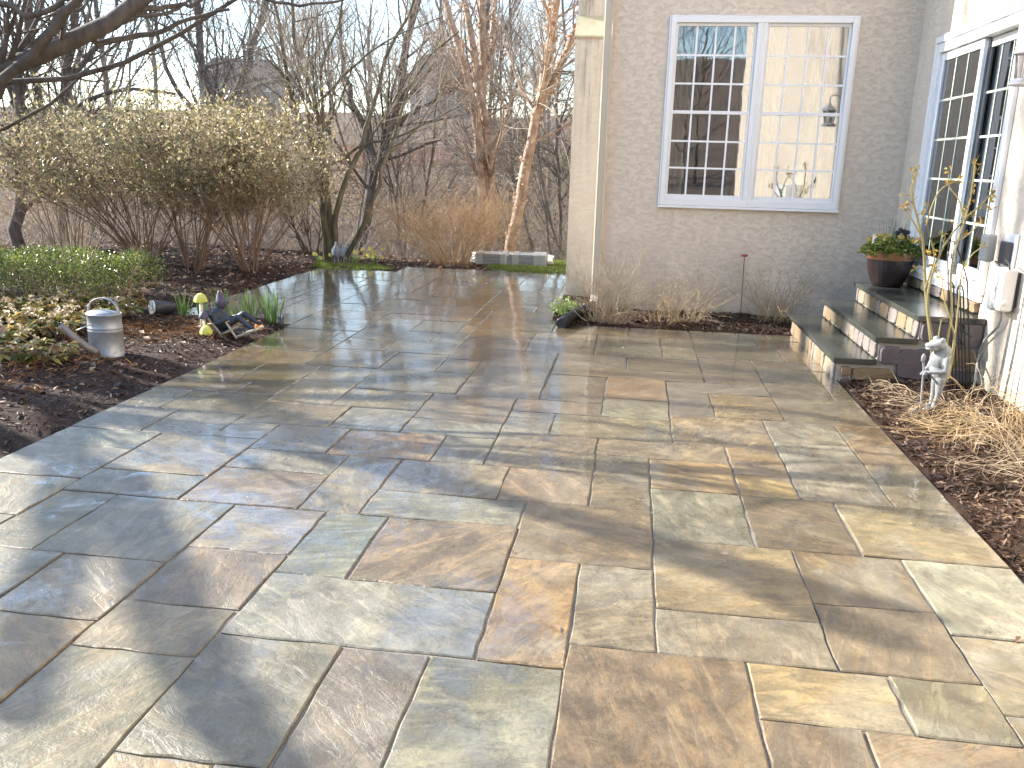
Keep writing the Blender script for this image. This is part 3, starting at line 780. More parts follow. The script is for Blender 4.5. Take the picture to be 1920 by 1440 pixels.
m = HB(); m.box((-.6, 9.2, TOP), (10.6, 16.6, TOP+.2)); m.box((2.45, -6.3, TOP), (10.6, 9.2, TOP+.2)); m.put('roof', 'roof_shingle')
# chimney chase with a sloping shoulder
m = HB(); cx0, cx1 = -.785, -.345
m.add([(cx0, 10.3, -.3), (cx1, 10.3, -.3), (cx1, 12.0, -.3), (cx0, 12.0, -.3), (cx0, 10.3, 3.02), (cx1, 10.3, 3.02), (cx1, 12, 3.02), (cx0, 12, 3.02)], [(0,3,2,1),(0,1,5,4),(1,2,6,5),(2,3,7,6),(3,0,4,7)])
m.add([(cx0, 10.3, 3.02), (cx1, 10.3, 3.02), (cx1, 10.52, 3.24), (cx0, 10.52, 3.24), (cx1, 12, 3.02), (cx0, 12, 3.02), (cx1, 12, 6.4), (cx0, 12, 6.4), (cx1, 10.52, 6.4), (cx0, 10.52, 6.4)],
      [(0,1,2,3), (3,2,8,9), (9,8,6,7), (1,4,6,8,2), (0,3,9,7,5), (4,5,7,6)])
ch = m.put('chimney', 'stucco_smooth')
m = HB(); m.add([(cx0-.012, 10.27, 3.005), (cx1, 10.27, 3.005), (cx1, 10.53, 3.26), (cx0-.012, 10.53, 3.26), (cx0-.012, 10.27, 2.985), (cx1, 10.27, 2.985), (cx1, 10.53, 3.235), (cx0-.012, 10.53, 3.235)],
      [(0,1,2,3),(4,7,6,5),(0,4,5,1),(0,3,7,4)]); m.put('chimney_ledge', 'algae_stucco')
# downspout at the corner
m = HB(); m.box((-.432, 9.43, .2), (-.352, 9.5, TOP)); m.box((-.425, 9.424, .2), (-.412, 9.432, TOP)); m.box((-.372, 9.424, .2), (-.359, 9.432, TOP))
m.add([(-.432, 9.36, .02), (-.352, 9.36, .02), (-.352, 9.5, .2), (-.432, 9.5, .2), (-.432, 9.3, .10), (-.352, 9.3, .10), (-.352, 9.43, .21), (-.432, 9.43, .21)], [(0,3,2,1),(4,5,6,7),(0,1,5,4),(1,2,6,5),(3,0,4,7)])
m.put('downspout', 'cream_metal', bevel=.004)
# ---- double window
win = HB(); fw = .052
win.box((WX0, 9.462, WZ0), (WX0+fw, 9.6, WZ1)).box((WX1-fw, 9.462, WZ0), (WX1, 9.6, WZ1)).box((WX0+fw, 9.462, WZ1-fw), (WX1-fw, 9.6, WZ1)).box((WX0+fw, 9.462, WZ0), (WX1-fw, 9.6, WZ0+fw+.01))
MXW = 1.163; win.box((MXW-.05, 9.466, WZ0+fw), (MXW+.05, 9.6, WZ1-fw)); win.box((MXW-.008, 9.458, WZ0), (MXW+.008, 9.468, WZ1))
win.box((WX0-.02, 9.452, WZ0-.03), (WX1+.02, 9.5, WZ0-.002)); win.box((WX0-.018, 9.474, WZ0), (WX0-.001, 9.5, WZ1+.018)); win.box((WX1+.001, 9.474, WZ0), (WX1+.018, 9.5, WZ1+.018)); win.box((WX0-.001, 9.474, WZ1+.001), (WX1+.001, 9.5, WZ1+.018))
window = win.put('window', 'white_vinyl', bevel=.003)
ZM = 2.143
pane_cache = {}
def pane_mesh(w, h, ax, mat):
    k = (round(w, 4), round(h, 4), ax, mat)
    if k not in pane_cache:
        b = MB().box((-w/2, -.002, -h/2), (w/2, .002, h/2)) if ax == 'y' else MB().box((-.002, -w/2, -h/2), (.002, w/2, h/2))
        pane_cache[k] = b.mesh('pane', MAT[mat])
    return pane_cache[k]
def glazing(parent, ax, fix, a0, a1, z0, z1, nc, nr, mat, mun, bar=.019, off=0.0):
    w = (a1-a0)/nc; h = (z1-z0)/nr
    def P(a, z, d=0.0): return (a-HO[0], fix+d-HO[1], z) if ax == 'y' else (fix+d-HO[0], a-HO[1], z)
    me = pane_mesh(w-.0005, h-.0005, ax, mat)
    for i in range(nc):
        for j in range(nr):
            link('pane', me, parent, P(a0+w*(i+.5), z0+h*(j+.5)))
    b = bar/2
    for i in range(1, nc):
        m = MB().box((-b, -.007, z0), (b, .007, z1)) if ax == 'y' else MB().box((-.007, -b, z0), (.007, b, z1))
        m.build('muntin', MAT[mun], parent, loc=P(a0+w*i, 0))
    for j in range(1, nr):
        m = MB().box((a0, -.006, -b), (a1, .006, b)) if ax == 'y' else MB().box((-.006, a0, -b), (.006, a1, b))
        m.build('muntin', MAT[mun], parent, loc=(-HO[0], fix-HO[1], z0+h*j) if ax == 'y' else (fix-HO[0], -HO[1], z0+h*j))
for (xa, xb) in ((WX0+fw, MXW-.05), (MXW+.05, WX1-fw)):
    for (za, zb, yy) in ((ZM, WZ1-fw, 9.515), (WZ0+fw+.01, ZM+.03, 9.497)):
        s = HB(); sw = .024; bt = .05 if za < 2 else .02; tp = .034 if za < 2 else .03
        s.box((xa+.001, yy-.014, za), (xa+sw, yy+.014, zb)).box((xb-sw, yy-.014, za), (xb-.001, yy+.014, zb)).box((xa+sw, yy-.0135, zb-tp), (xb-sw, yy+.0135, zb)).box((xa+sw, yy-.0135, za), (xb-sw, yy+.0135, za+bt))
        sash = s.put('sash', 'white_vinyl', window, bevel=.002)
        glazing(window, 'y', yy+.002, xa+sw, xb-sw, za+bt, zb-tp, 4, 3, 'glass', 'muntin')
def curtain(x0, x1, y, z0, z1, folds, name='curtain', ax='y', mat='curtain'):
    n = folds*8; V = []; 
    for i in range(n+1):
        a = x0+(x1-x0)*i/n; d = .03*math.sin(i/n*folds*2*math.pi)+.012*math.sin(i*1.7)
        for z in (z0, z1): V.append((a, y+d, z) if ax == 'y' else (y+d, a, z))
    F = [(2*i, 2*i+2, 2*i+3, 2*i+1) for i in range(n)]
    m = HB().add(V, F, True); m.put(name, mat)
curtain(.16, .52, 9.86, .6, 3.25, 7); curtain(.93, 1.45, 9.86, .6, 3.25, 10); curtain(1.75, 2.2, 9.86, .6, 3.25, 8)
HB().box((.1, 9.84, 3.26), (2.3, 9.88, 3.3)).put('curtain_rail', 'white_vinyl')
# ---- sliding door
d = HB(); X = 2.7; fwd = .07
d.box((X-.025, DY0, .70), (X+.12, DY0+fwd, DZ1)).box((X-.025, DY1-fwd, .70), (X+.12, DY1, DZ1)).box((X-.025, DY0+fwd, DZ1-.085), (X+.12, DY1-fwd, DZ1)).box((X-.045, DY0, .70), (X+.12, DY1, .765))
d.box((X-.04, DY0-.03, DZ1), (X, DY1+.03, DZ1+.06)); d.box((X-.035, DY1, .70), (X, DY1+.045, DZ1)); d.box((X-.035, DY0-.045, .70), (X, DY0, DZ1))
d.box((X-.03, DY0-.03, .64), (X, DY1+.03, .699))
door = d.put('sliding_door', 'white_vinyl', bevel=.004)
YM = 7.83
for (ya, yb, xx, g, mu) in ((YM-.03, DY1-fwd, X+.025, 'glass_dark', 'muntin_green'), (DY0+fwd, YM+.03, X+.075, 'glass_dark', 'muntin_green')):
    s = HB(); sw = .06
    s.box((xx-.02, ya, .77), (xx+.02, ya+sw, DZ1-.09)).box((xx-.02, yb-sw, .77), (xx+.02, yb, DZ1-.09)).box((xx-.0195, ya+sw, DZ1-.16), (xx+.0195, yb-sw, DZ1-.09)).box((xx-.0195, ya+sw, .77), (xx+.0195, yb-sw, .86))
    s.put('door_panel', 'white_vinyl', door, bevel=.003)
    glazing(door, 'x', xx, ya+sw, yb-sw, .86, DZ1-.16, 3, 5, g, mu, bar=.018)
s = HB(); ya, yb, xx = DY0+fwd, YM+.02, X+.035
s.box((xx-.008, yb-.075, .77), (xx+.008, yb, DZ1-.088)).box((xx-.008, ya, .77), (xx+.008, ya+.05, DZ1-.088)); s.put('screen_frame', 'screen_frame', door)
curtain(7.1, 7.75, 3.1, .55, 2.9, 9, 'door_curtain', 'x', 'interior')
# ---- veneer stones under the door and the wall foot
STN = ['stone_gold', 'stone_tan', 'stone_mauve', 'stone_tan', 'stone_mauve', 'stone_gold']
def cobble(w, h, t, seed, ax):
    """a split stone: uneven outline w x h, thickness t, face along -axis"""
    r = random.Random(seed)
    m_ = 5; ring = []; cr = min(w, h)*.07
    cs = [(-1, -1), (1, -1), (1, 1), (-1, 1)]
    for q in range(4):
        (ax_, az_), (bx_, bz_) = cs[q], cs[(q+1) % 4]
        for k in range(m_):
            u_ = (k+.5)/m_; x = (ax_+(bx_-ax_)*u_)*w/2; z = (az_+(bz_-az_)*u_)*h/2
            pull = cr*.55 if k in (0, m_-1) else 0
            x -= math.copysign(pull, x) if abs(ax_+bx_) > 1 else 0; z -= math.copysign(pull, z) if abs(az_+bz_) > 1 else 0
            ring.append((x+r.uniform(-.035, .0)*w*(1 if x > 0 else -1), z+r.uniform(-.05, 0)*h*(1 if z > 0 else -1)))
    n = len(ring); sl = r.uniform(-.3, .3); sl2 = r.uniform(-.35, .35)
    dep = lambda x, z: t*(1+sl*x/w+sl2*z/h)
    V = [(x, 0, z) for x, z in ring] + [(x*.99, -dep(x, z)*.8, z*.99) for x, z in ring] + [(x*.93, -dep(x, z)*r.uniform(.95, 1.12), z*.90) for x, z in ring] + [(0, -t*1.08, 0)]
    F = []
    for s_ in range(2):
        for k in range(n): F.append((s_*n+k, (s_+1)*n+k, (s_+1)*n+(k+1) % n, s_*n+(k+1) % n))
    F += [(2*n+k, 3*n, 2*n+(k+1) % n) for k in range(n)]
    if ax == 'x': V = [(y, -x, z) for x, y, z in V]     # face towards -X, length along Y
    return MB().add(V, F, False)
rr = random.Random(5)
y = DY1+.30; k = 0
while y > DY0+.02:
    w = rr.uniform(.16, .30); w = min(w, y-DY0)
    if w > .06:
        cobble(w-.012, .09, .035, k, 'x').build('veneer_stone', MAT[['stone_plum', 'stone_tan', 'stone_gold', 'stone_tan', 'stone_mauve', 'stone_gold'][k % 6]], house, loc=(2.7-HO[0], y-w/2-HO[1], .593)); k += 1
    y -= w
# ---------------------------------------------------------------- steps
steps = tag(empty('stone_steps', (1.65, 7.84, 0)), 'three stone steps with dark slate treads rising to the sliding door', 'steps')
SO = (1.65, 7.84, 0.0)
Y0, Y1 = 6.87, 8.82
m = MB()
for (a, b, z) in ((1.655, 1.95, .135), (1.95, 2.235, .315), (2.235, 2.695, .495)): m.box((a-SO[0], Y0-SO[1], -.2), (b-SO[0], Y1-SO[1], z))
m.build('mortar_core', MAT['mortar'], steps)
for (a, b, z) in ((1.615, 1.955, .18), (1.905, 2.24, .36), (2.195, 2.69, .54)):
    cut = rr.uniform(7.55, 8.0)
    for (p, q) in ((Y0-.035, cut-.002), (cut+.002, Y1+.02)):
        MB().box((a-SO[0], p-SO[1], z-.044), (b-SO[0]-(.012 if z < .5 else 0), q-SO[1], z)).build('tread', MAT['dark_slate'], steps, bevel=.004)
sd = 100
for (x, z0, z1) in ((1.655, -.03, .136), (1.95, .18, .316), (2.235, .36, .496)):
    y = Y1
    while y > Y0+.03:
        w = min(rr.uniform(.10, .27), y-Y0)
        if y-w-Y0 < .07: w = y-Y0
        cobble(w-.008, z1-z0-.006, .022, sd, 'x').build('riser_stone', MAT[rr.choice(STN)], steps, loc=(x-SO[0], y-w/2-SO[1], (z0+z1)/2)); sd += 1
        y -= w
# side wall of larger field stones (given where they stand on the near face)
def side_stone(px0, py0, px1, py1, mat):
    global sd
    a, b = WY(px0, py0, Y0), WY(px1, py1, Y0)
    w, h = b[0]-a[0], a[2]-b[2]
    cobble(w, h, .03, sd, 'y').build('side_stone', MAT[mat], steps, loc=((a[0]+b[0])/2-SO[0], Y0-SO[1], (a[2]+b[2])/2)); sd += 1
for s_ in ((1577, 685, 1594, 704, 'stone_gold'), (1572, 706, 1589, 728, 'stone_plum'), (1597, 687, 1675, 716, 'stone_gold'), (1651, 648, 1686, 684, 'stone_plum'), (1683, 651, 1741, 714, 'stone_plum'),
           (1729, 601, 1757, 642, 'stone_plum'), (1760, 604, 1800, 645, 'stone_plum'), (1745, 650, 1776, 716, 'stone_mauve'), (1779, 650, 1812, 690, 'stone_gold'), (1804, 604, 1836, 655, 'stone_mauve'), (1815, 660, 1838, 700, 'stone_gold'), (1779, 694, 1812, 725, 'stone_plum')):
    side_stone(*s_)

# ---------------------------------------------------------------- trees
def limbs_to_arrays(limbs, k=14):
    P = np.stack([resample(p, k) for p, a, b in limbs]); R = np.stack([np.linspace(a, b, k) for p, a, b in limbs])
    return P, R
def crown_meshes(P0, R0, spec, rng, base):
    """spec: list of (count, (lmin,lmax), angle, points, wiggle, up, ratio, tmin, sides)"""
    out = []; P, R = P0, R0; srcs = [(P0, R0)]
    for (cnt, ln, ang, k, wig, up, rr_, tmin, sides) in spec:
        C, CR = children(P, R, cnt, ln, ang, k, wig, up, rr_, tmin, rng=rng)
        out.append((C, CR, sides)); P, R = C, CR
    return out
def tree(name, label, base, limbs, spec, bark_m, twig_m, seed, cat='tree', group=None, sides=9, wob=.03, flakes=0, kids=None, twig_from=1):
    rng = np.random.default_rng(seed); base = np.array(base, float)
    P0, R0 = limbs_to_arrays(limbs)
    P0[:, 1:] += rng.normal(size=P0[:, 1:].shape)*np.minimum(R0[:, 1:, None]*.6, wob)
    root = tag(empty(name, base), label, cat, group)
    V, F = tubes(P0-base, R0, sides)
    link('trunk', npmesh('trunk', V, F, MAT[bark_m], True), root)
    lv = crown_meshes(P0 if kids is None else P0[kids], R0 if kids is None else R0[kids], spec, rng, base)
    th = [tubes(p-base, r, s) for p, r, s in lv[:twig_from]]; tw = [tubes(p-base, r, s) for p, r, s in lv[twig_from:]]
    if th:
        V, F = merge(th); link('limbs', npmesh('limbs', V, F, MAT[bark_m], True), root)['kind'] = 'stuff'
    if tw:
        V, F = merge(tw); tag(link('twigs', npmesh('twigs', V, F, MAT[twig_m])), kind='stuff').parent = root
    if flakes:
        n = flakes; i = rng.integers(0, P0.shape[0], n); x = rng.random(n)*(P0.shape[1]-1.01); j = x.astype(int); fr = (x-j)[:, None]
        c = P0[i, j]*(1-fr)+P0[i, j+1]*fr; rad = R0[i, j]; tn = unit(P0[i, j+1]-P0[i, j])
        q = unit(np.cross(tn, rng.normal(size=(n, 3))))
        dr = unit(np.cross(tn, q)+q*.8+tn*rng.normal(0, .5, (n, 1)))
        V, F = leaves(c+q*rad[:, None]*.96-base, dr, q, rng.uniform(.03, .085, n), rng.uniform(.03, .07, n), .3)
        tag(link('peeling_bark', npmesh('peeling_bark', V, F, MAT['flake'])), kind='stuff').parent = root
    return root, lv
def auto_limbs(rng, h, r, nlimb, spread, lean=(0, 0), fork=.35):
    """a free-standing trunk and main limbs from the origin"""
    k = 7; z = np.linspace(0, h*.62, k)
    tr = np.stack([lean[0]*z/h*1.2+np.cumsum(rng.normal(0, .03*h/7, k)), lean[1]*z/h+np.cumsum(rng.normal(0, .03*h/7, k)), z], 1); tr[0] = 0
    L = [(tr, r, r*.55)]
    for i in range(nlimb):
        t = rng.uniform(fork, 1.0); p = np.array([np.interp(t*z[-1], z, tr[:, q]) for q in range(3)]); p[2] = t*z[-1]
        a = i*2.4+rng.uniform(-.5, .5); ln = h*rng.uniform(.32, .55)*(1.25-.5*t)
        pts = [p]; d = np.array([math.cos(a)*spread, math.sin(a)*spread, rng.uniform(.5, 1.0)])
        for q in range(5):
            d = unit(d+rng.normal(0, .16, 3)+np.array([0, 0, .14])); pts.append(pts[-1]+d*ln/5)
        rr_ = r*rng.uniform(.30, .52)*(1.15-.4*t); L.append((np.array(pts), rr_, rr_*.3))
    return L

# -- the near tree whose limbs hang in at the upper left; its trunk stands left of the view
def lift(px, py, h):
    g = G(px, py); s = h/SDIR[2]
    return g + SDIR*s
B0 = np.array([-9.0, 6.1, -.1])
fork = B0+np.array([.05, -.05, 1.5])
def vis(pts, Y0_, Y1_=None):
    Y1_ = Y0_ if Y1_ is None else Y1_
    return [WY(x, y, Y0_+(Y1_-Y0_)*i/(len(pts)-1)) for i, (x, y) in enumerate(pts)]
near = [([B0, B0+[.02, 0, .7], fork], .26, .21)]
main = vis([(-60, 152), (0, 128), (80, 98), (140, 75), (200, 42), (250, 15), (300, -20), (350, -70), (420, -140)], 5.4, 5.9)
near.append(([fork, fork+[1.6, -.4, .45]]+main, .11, .045))
near.append(([main[0]+[-.3, 0, -.12]]+vis([(-25, 190), (0, 163), (40, 115), (75, 86), (83, 66), (115, 34), (145, 0), (190, -60)], 5.4, 5.3), .04, .022))
near.append(([fork+[1.2, -.25, .35], main[0]+[-.2, .3, -.2]]+vis([(20, 146), (150, 145), (215, 118), (262, 105), (320, 70), (360, 45), (440, 0), (520, -50)], 5.9, 6.3), .036, .012))
near.append(([fork, fork+[1.8, .3, .1]]+vis([(-50, 262), (0, 243), (55, 222), (105, 192), (138, 162), (170, 130)], 6.0, 6.3), .032, .010))
near.append(([main[4]]+vis([(165, 78), (210, 82), (280, 66), (345, 38), (430, 18)], 5.7, 6.1), .026, .010))
near.append(([main[5]]+vis([(290, 18), (335, 12), (400, -8)], 5.8, 6.0), .022, .010))
near.append((vis([(-70, -20), (0, 10), (55, 32), (80, 25), (145, -8), (200, -40)], 5.2, 5.4), .024, .012))
near.append((vis([(430, -60), (500, 4), (560, 11), (640, 0), (720, -30)], 6.4, 6.9), .014, .006))
for pts, h0, h1, r0, r1 in (([(430, 735), (540, 790), (640, 830), (770, 880), (900, 920), (1080, 975), (1250, 1030), (1450, 1100), (1650, 1195)], 4.4, 3.5, .11, .08),
                            ([(130, 800), (125, 900), (115, 1000), (105, 1100), (70, 1220), (0, 1330)], 4.4, 3.6, .11, .08),
                            ([(640, 720), (850, 755), (1000, 775), (1200, 800), (1450, 845), (1640, 870)], 4.6, 4.4, .05, .03),
                            ([(690, 740), (800, 770), (900, 790), (1010, 805)], 4.6, 4.8, .035, .02),
                            ([(370, 1240), (430, 1330), (480, 1430)], 4.0, 3.7, .11, .09),
                            ([(900, 640), (930, 690), (890, 740)], 5.4, 5.2, .05, .04),
                            ([(1000, 690), (1200, 705), (1400, 715), (1560, 700)], 5.6, 5.8, .09, .06),
                            ([(1180, 640), (1350, 660), (1500, 650)], 6.0, 6.2, .08, .05),
                            ([(1130, 740), (1300, 760), (1500, 775), (1640, 800)], 5.2, 5.2, .08, .05),
                            ([(1230, 1000), (1400, 1060), (1600, 1120), (1760, 1160)], 4.4, 4.3, .09, .06)):
    n = len(pts); q = [lift(x, y, h0+(h1-h0)*i/(n-1)) for i, (x, y) in enumerate(pts)]
    near.append(([fork, fork+(q[0]-fork)*.45+[-.2, .2, .9]]+q, r0, r1))
tree('maple_tree', 'smooth dark overhanging limbs of a tree standing left of the patio', B0, near,
     [(80, (.06, .15), .8, 7, .10, .16, .35, .3, 5), (220, (.35, .6), .75, 5, .13, .10, .5, .2, 4), (360, (.4, .8), .7, 4, .15, .05, .6, .2, 3)], 'bark_smooth', 'twig_dark', 31, sides=12, wob=.012, kids=[1, 2, 3, 5, 6, 7, 8])

# -- multi-stemmed tree at the far left corner of the patio
mt = G(618, 493, 0.0)
ms = []
for pts, r0 in (([(612, 495), (606, 420), (596, 340), (583, 260), (560, 215), (545, 190), (540, 140), (520, 60), (505, -60)], .055), ([(624, 495), (620, 410), (606, 330), (594, 200), (584, 165), (560, 110), (548, 20), (545, -70)], .06),
                ([(628, 495), (632, 380), (650, 330), (672, 290), (690, 230), (706, 180), (722, 110), (770, 20), (800, -60)], .05), ([(618, 495), (612, 400), (605, 250), (600, 120), (640, 40), (650, -80)], .04),
                ([(650, 480), (668, 440), (690, 395), (706, 340), (722, 300), (745, 240), (760, 180), (800, 110), (860, 60)], .04), ([(602, 330), (560, 290), (535, 215), (540, 150), (500, 110), (460, 90)], .022),
                ([(606, 320), (640, 300), (680, 270), (740, 260), (800, 230), (870, 195)], .025), ([(590, 200), (630, 160), (700, 90), (760, 60), (830, 30)], .022)):
    n = len(pts); ms.append(([WY(x, y, 12.9+.5*math.sin(i*.7+r0*90)*i/n) for i, (x, y) in enumerate(pts)], r0, r0*.3))
tree('ornamental_tree', 'many-stemmed bare ornamental tree rising beside the grey bird statues', mt, ms,
     [(60, (.25, .5), .65, 8, .10, .08, .5, .3, 5), (330, (.35, .65), .65, 6, .12, .06, .55, .15, 4), (1200, (.4, .8), .6, 5, .12, .05, .6, .1, 3), (1500, (.4, .8), .6, 4, .14, .04, .8, .2, 3)], 'bark_moss', 'twig_grey', 32, wob=.02)

# -- river birches
def ptrunk(pts, Ya, Yb, r0, r1): return ([WY(x, y, Ya+(Yb-Ya)*i/(len(pts)-1)) for i, (x, y) in enumerate(pts)], r0, r1)
bz = float(height(-2.6, 16.2))
bb = np.array([WY(912, 470, 16.2)[0], 16.2, bz])
tree('river_birch', 'clump of three peeling pale trunks behind the tan twiggy shrub', bb,
     [ptrunk([(918, 510), (905, 380), (898, 290), (888, 200), (868, 110), (845, 40), (825, -40), (790, -180)], 16.2, 15.8, .10, .04), ptrunk([(925, 510), (916, 370), (905, 280), (903, 180), (906, 80), (905, 0), (912, -120), (905, -230)], 16.2, 16.4, .11, .05),
      ptrunk([(912, 510), (922, 370), (918, 260), (898, 170), (885, 60), (872, 0), (850, -90), (840, -200)], 16.3, 16.0, .095, .04), ptrunk([(903, 190), (915, 120), (925, 50), (930, -40)], 16.4, 16.8, .06, .03)],
     [(46, (.16, .34), .75, 8, .08, .04, .35, .25, 5), (280, (.3, .6), .7, 6, .10, -.01, .5, .1, 4), (1700, (.35, .75), .65, 5, .12, -.02, .6, .1, 3)], 'birch_bark', 'twig_grey', 33, flakes=520, wob=.02)
b2 = np.array([WY(955, 480, 14.9)[0], 14.9, float(height(-2.2, 14.9))])
tree('river_birch', 'leaning peeling birch trunk that forks beside the chimney', b2,
     [ptrunk([(952, 500), (962, 440), (972, 390), (985, 320), (1000, 250), (1012, 190), (1022, 120), (1038, 50), (1045, -20), (1060, -150)], 14.9, 14.9, .11, .04), ptrunk([(1006, 215), (1030, 165), (1060, 100), (1085, 40), (1105, -30), (1130, -120)], 14.9, 15.3, .075, .04), ptrunk([(1018, 140), (1035, 90), (1030, 20), (1032, -60)], 14.9, 14.6, .05, .025)],
     [(30, (.2, .42), .8, 8, .09, .03, .35, .3, 5), (180, (.3, .6), .75, 6, .11, -.01, .5, .1, 4), (1100, (.35, .75), .65, 5, .12, -.02, .6, .1, 3)], 'birch_bark', 'twig_grey', 34, flakes=480, wob=.02)

# -- individually recognisable trees of the wood
TWIG = [(40, (.3, .5), .7, 7, .09, .06, .36, .2, 5), (260, (.35, .6), .7, 6, .11, .05, .45, .12, 4), (1300, (.35, .75), .65, 5, .13, .04, .6, .1, 3)]
def wood(name, label, trunks, seed, bark_m='bark_dark', twig_m='twig_dark', spec=TWIG):
    P = [ptrunk(*t) for t in trunks]; b = P[0][0][0]
    return tree(name, label, b, P, spec, bark_m, twig_m, seed, sides=8, wob=.05)
wood('forked_tree', 'dark tree forking low into two upright limbs behind the leafy shrubs',
     [([(405, 420), (402, 300), (400, 215), (384, 150), (372, 90), (366, 0), (365, -130)], 24, 24, .15, .07), ([(400, 225), (430, 190), (452, 150), (475, 90), (492, 30), (505, -60), (530, -180)], 24, 24.6, .125, .06), ([(398, 230), (350, 190), (320, 150), (300, 80), (290, 0), (270, -90)], 24, 23.3, .08, .03), ([(440, 172), (480, 165), (530, 150), (580, 120), (620, 60)], 24, 24, .05, .02)], 41)
wood('leaning_tree', 'dark leaning trunk close behind the many-stemmed tree',
     [([(668, 500), (678, 450), (688, 390), (700, 330), (720, 270), (745, 200), (760, 100), (780, 0), (800, -120)], 17.5, 18, .12, .05), ([(704, 320), (690, 260), (660, 190), (640, 110), (640, 20)], 17.6, 18, .08, .03), ([(735, 240), (790, 200), (850, 170), (890, 120)], 17.8, 18, .06, .025)], 42, 'bark_dark', 'twig_grey')
wood('oak_tree', 'stout dark tree with crooked limbs at the left end of the hedge',
     [([(35, 520), (38, 430), (32, 330), (42, 240), (40, 150), (52, 60), (45, -80)], 15, 15, .13, .06), ([(40, 300), (80, 260), (130, 215), (190, 175), (260, 168), (330, 178)], 15, 15.5, .06, .025), ([(40, 215), (10, 150), (-20, 90), (-40, 0)], 15, 14.7, .06, .03), ([(45, 170), (80, 110), (100, 40), (130, -60)], 15, 15, .055, .03)], 43)
wood('oak_tree', 'second dark trunk standing between the stout oak and the leafy shrubs',
     [([(120, 480), (112, 400), (100, 320), (112, 220), (130, 120), (140, 30), (150, -90)], 18, 18, .12, .06), ([(108, 270), (80, 220), (70, 150), (40, 80), (20, -10)], 18, 18, .08, .03), ([(125, 150), (170, 100), (210, 30), (240, -60)], 18, 18.5, .08, .03)], 44)
wood('slim_tree', 'slim pale grey trunk between the two birches', [([(1000, 470), (960, 330), (958, 260), (960, 160), (956, 60), (960, -60)], 21, 21, .05, .03)], 45, 'bark_grey', 'twig_grey', [(40, (.2, .35), .8, 6, .09, .04, .5, .15, 4), (900, (.3, .6), .7, 5, .12, .03, .6, .1, 3)])
wood('slim_tree', 'slim pale sapling leaning against the chimney edge', [([(1052, 480), (1050, 400), (1046, 300), (1040, 220), (1050, 150), (1060, 60), (1050, -60)], 19, 19, .045, .025), ([(1044, 260), (1060, 200), (1075, 150), (1090, 90)], 19, 19, .025, .012)], 46, 'bark_grey', 'twig_grey', [(30, (.2, .35), .8, 6, .09, .04, .5, .15, 4), (700, (.3, .6), .7, 5, .12, .03, .6, .1, 3)])

# -- the wood further back: a few tree forms copied
protos = []
for q in range(5):
    rg = np.random.default_rng(60+q); h = [11, 13, 10, 14, 12][q]
    L = auto_limbs(rg, h, h*.0085, 8, [.75, .6, .9, .7, 1.0][q], lean=(rg.uniform(-1, 1), 0))
    root, _ = tree('woodland_tree', 'x', (0, 0, 0), L, [(55, (.35, .55), .65, 7, .10, .08, .34, .2, 4), (320, (.35, .6), .65, 6, .11, .06, .40, .15, 3), (1300, (.4, .8), .6, 4, .13, .05, .65, .15, 3)], ['bark_dark', 'bark_grey', 'bark_grey', 'bark_dark', 'bark_grey'][q], ['twig_dark', 'twig_grey', 'twig_grey', 'twig_grey', 'twig_tan'][q], 70+q, group='bare trees of the wood', sides=7)
    protos.append(root)
def copy_tree(o, parent=None):
    c = o.copy(); COL.objects.link(c); c.parent = parent
    for ch in o.children: copy_tree(ch, c)
    return c
spots = [(-16, 23, 0), (-12.5, 27, 1), (-9.5, 33, 2), (-5.2, 31, 3), (1.2, 32, 4), (-20, 32, 3), (-15, 38, 4), (-4, 40, 1), (-.8, 44, 2), (-24, 42, 1), (-11, 50, 3), (-6, 56, 4),
         (.5, 54, 3), (-27, 55, 0), (-3, 68, 0), (-18, 64, 2), (-26, 76, 3), (-12, 80, 4), (3, 78, 3), (-3.6, 21.5, 2), (-34, 66, 4), (-20, 92, 4), (-8, 46, 2), (-14, 60, 1), (-9, 70, 4), (-1.5, 60, 4), (-22, 70, 1), (-30, 84, 2), (-15, 95, 1), (-5, 92, 3), (1, 90, 1), (-24, 60, 4), (-18, 50, 0), (-7.5, 63, 2)]
side = [(-30, 17, 3)]
back = [(-8, -12, 0), (-3, -14, 1), (1.5, -12, 2), (-12, -16, 3), (-6, -17, 4), (4, -16, 1), (-1, -20, 3), (-10, -22, 0), (-5, -11, 2), (-.5, -10.5, 4), (2.5, -20, 0), (-14, -12, 1)]
rg = np.random.default_rng(5); first = set()
LAB = {0: 'bare woodland tree standing beyond the patio', 1: 'bare tree of the wood left of the patio, behind the overhanging limbs', 2: 'bare tree on the near side of the garden, facing the window wall'}
for grp, arr in ((0, spots), (1, side), (2, back)):
    for (x, y, q) in arr:
        o = protos[q] if q not in first else copy_tree(protos[q])
        first.add(q)
        o.location = (x, y, float(height(x, y))-.05); s = rg.uniform(.8, 1.2); o.scale = (s, s, s*rg.uniform(.95, 1.1)); o.rotation_euler = (0, 0, rg.uniform(0, 6.28))
        o['label'] = LAB[grp] if grp else ('%s bare tree %s' % (['dark narrow', 'tall grey', 'wide grey', 'tall dark', 'spreading tan-twigged'][q], 'in the hollow behind the patio' if y < 32 else 'on the slope beyond the hollow' if y < 58 else 'far off near the houses')); o['group'] = ['bare trees of the wood', 'bare trees left of the patio', 'bare trees across the garden'][grp]

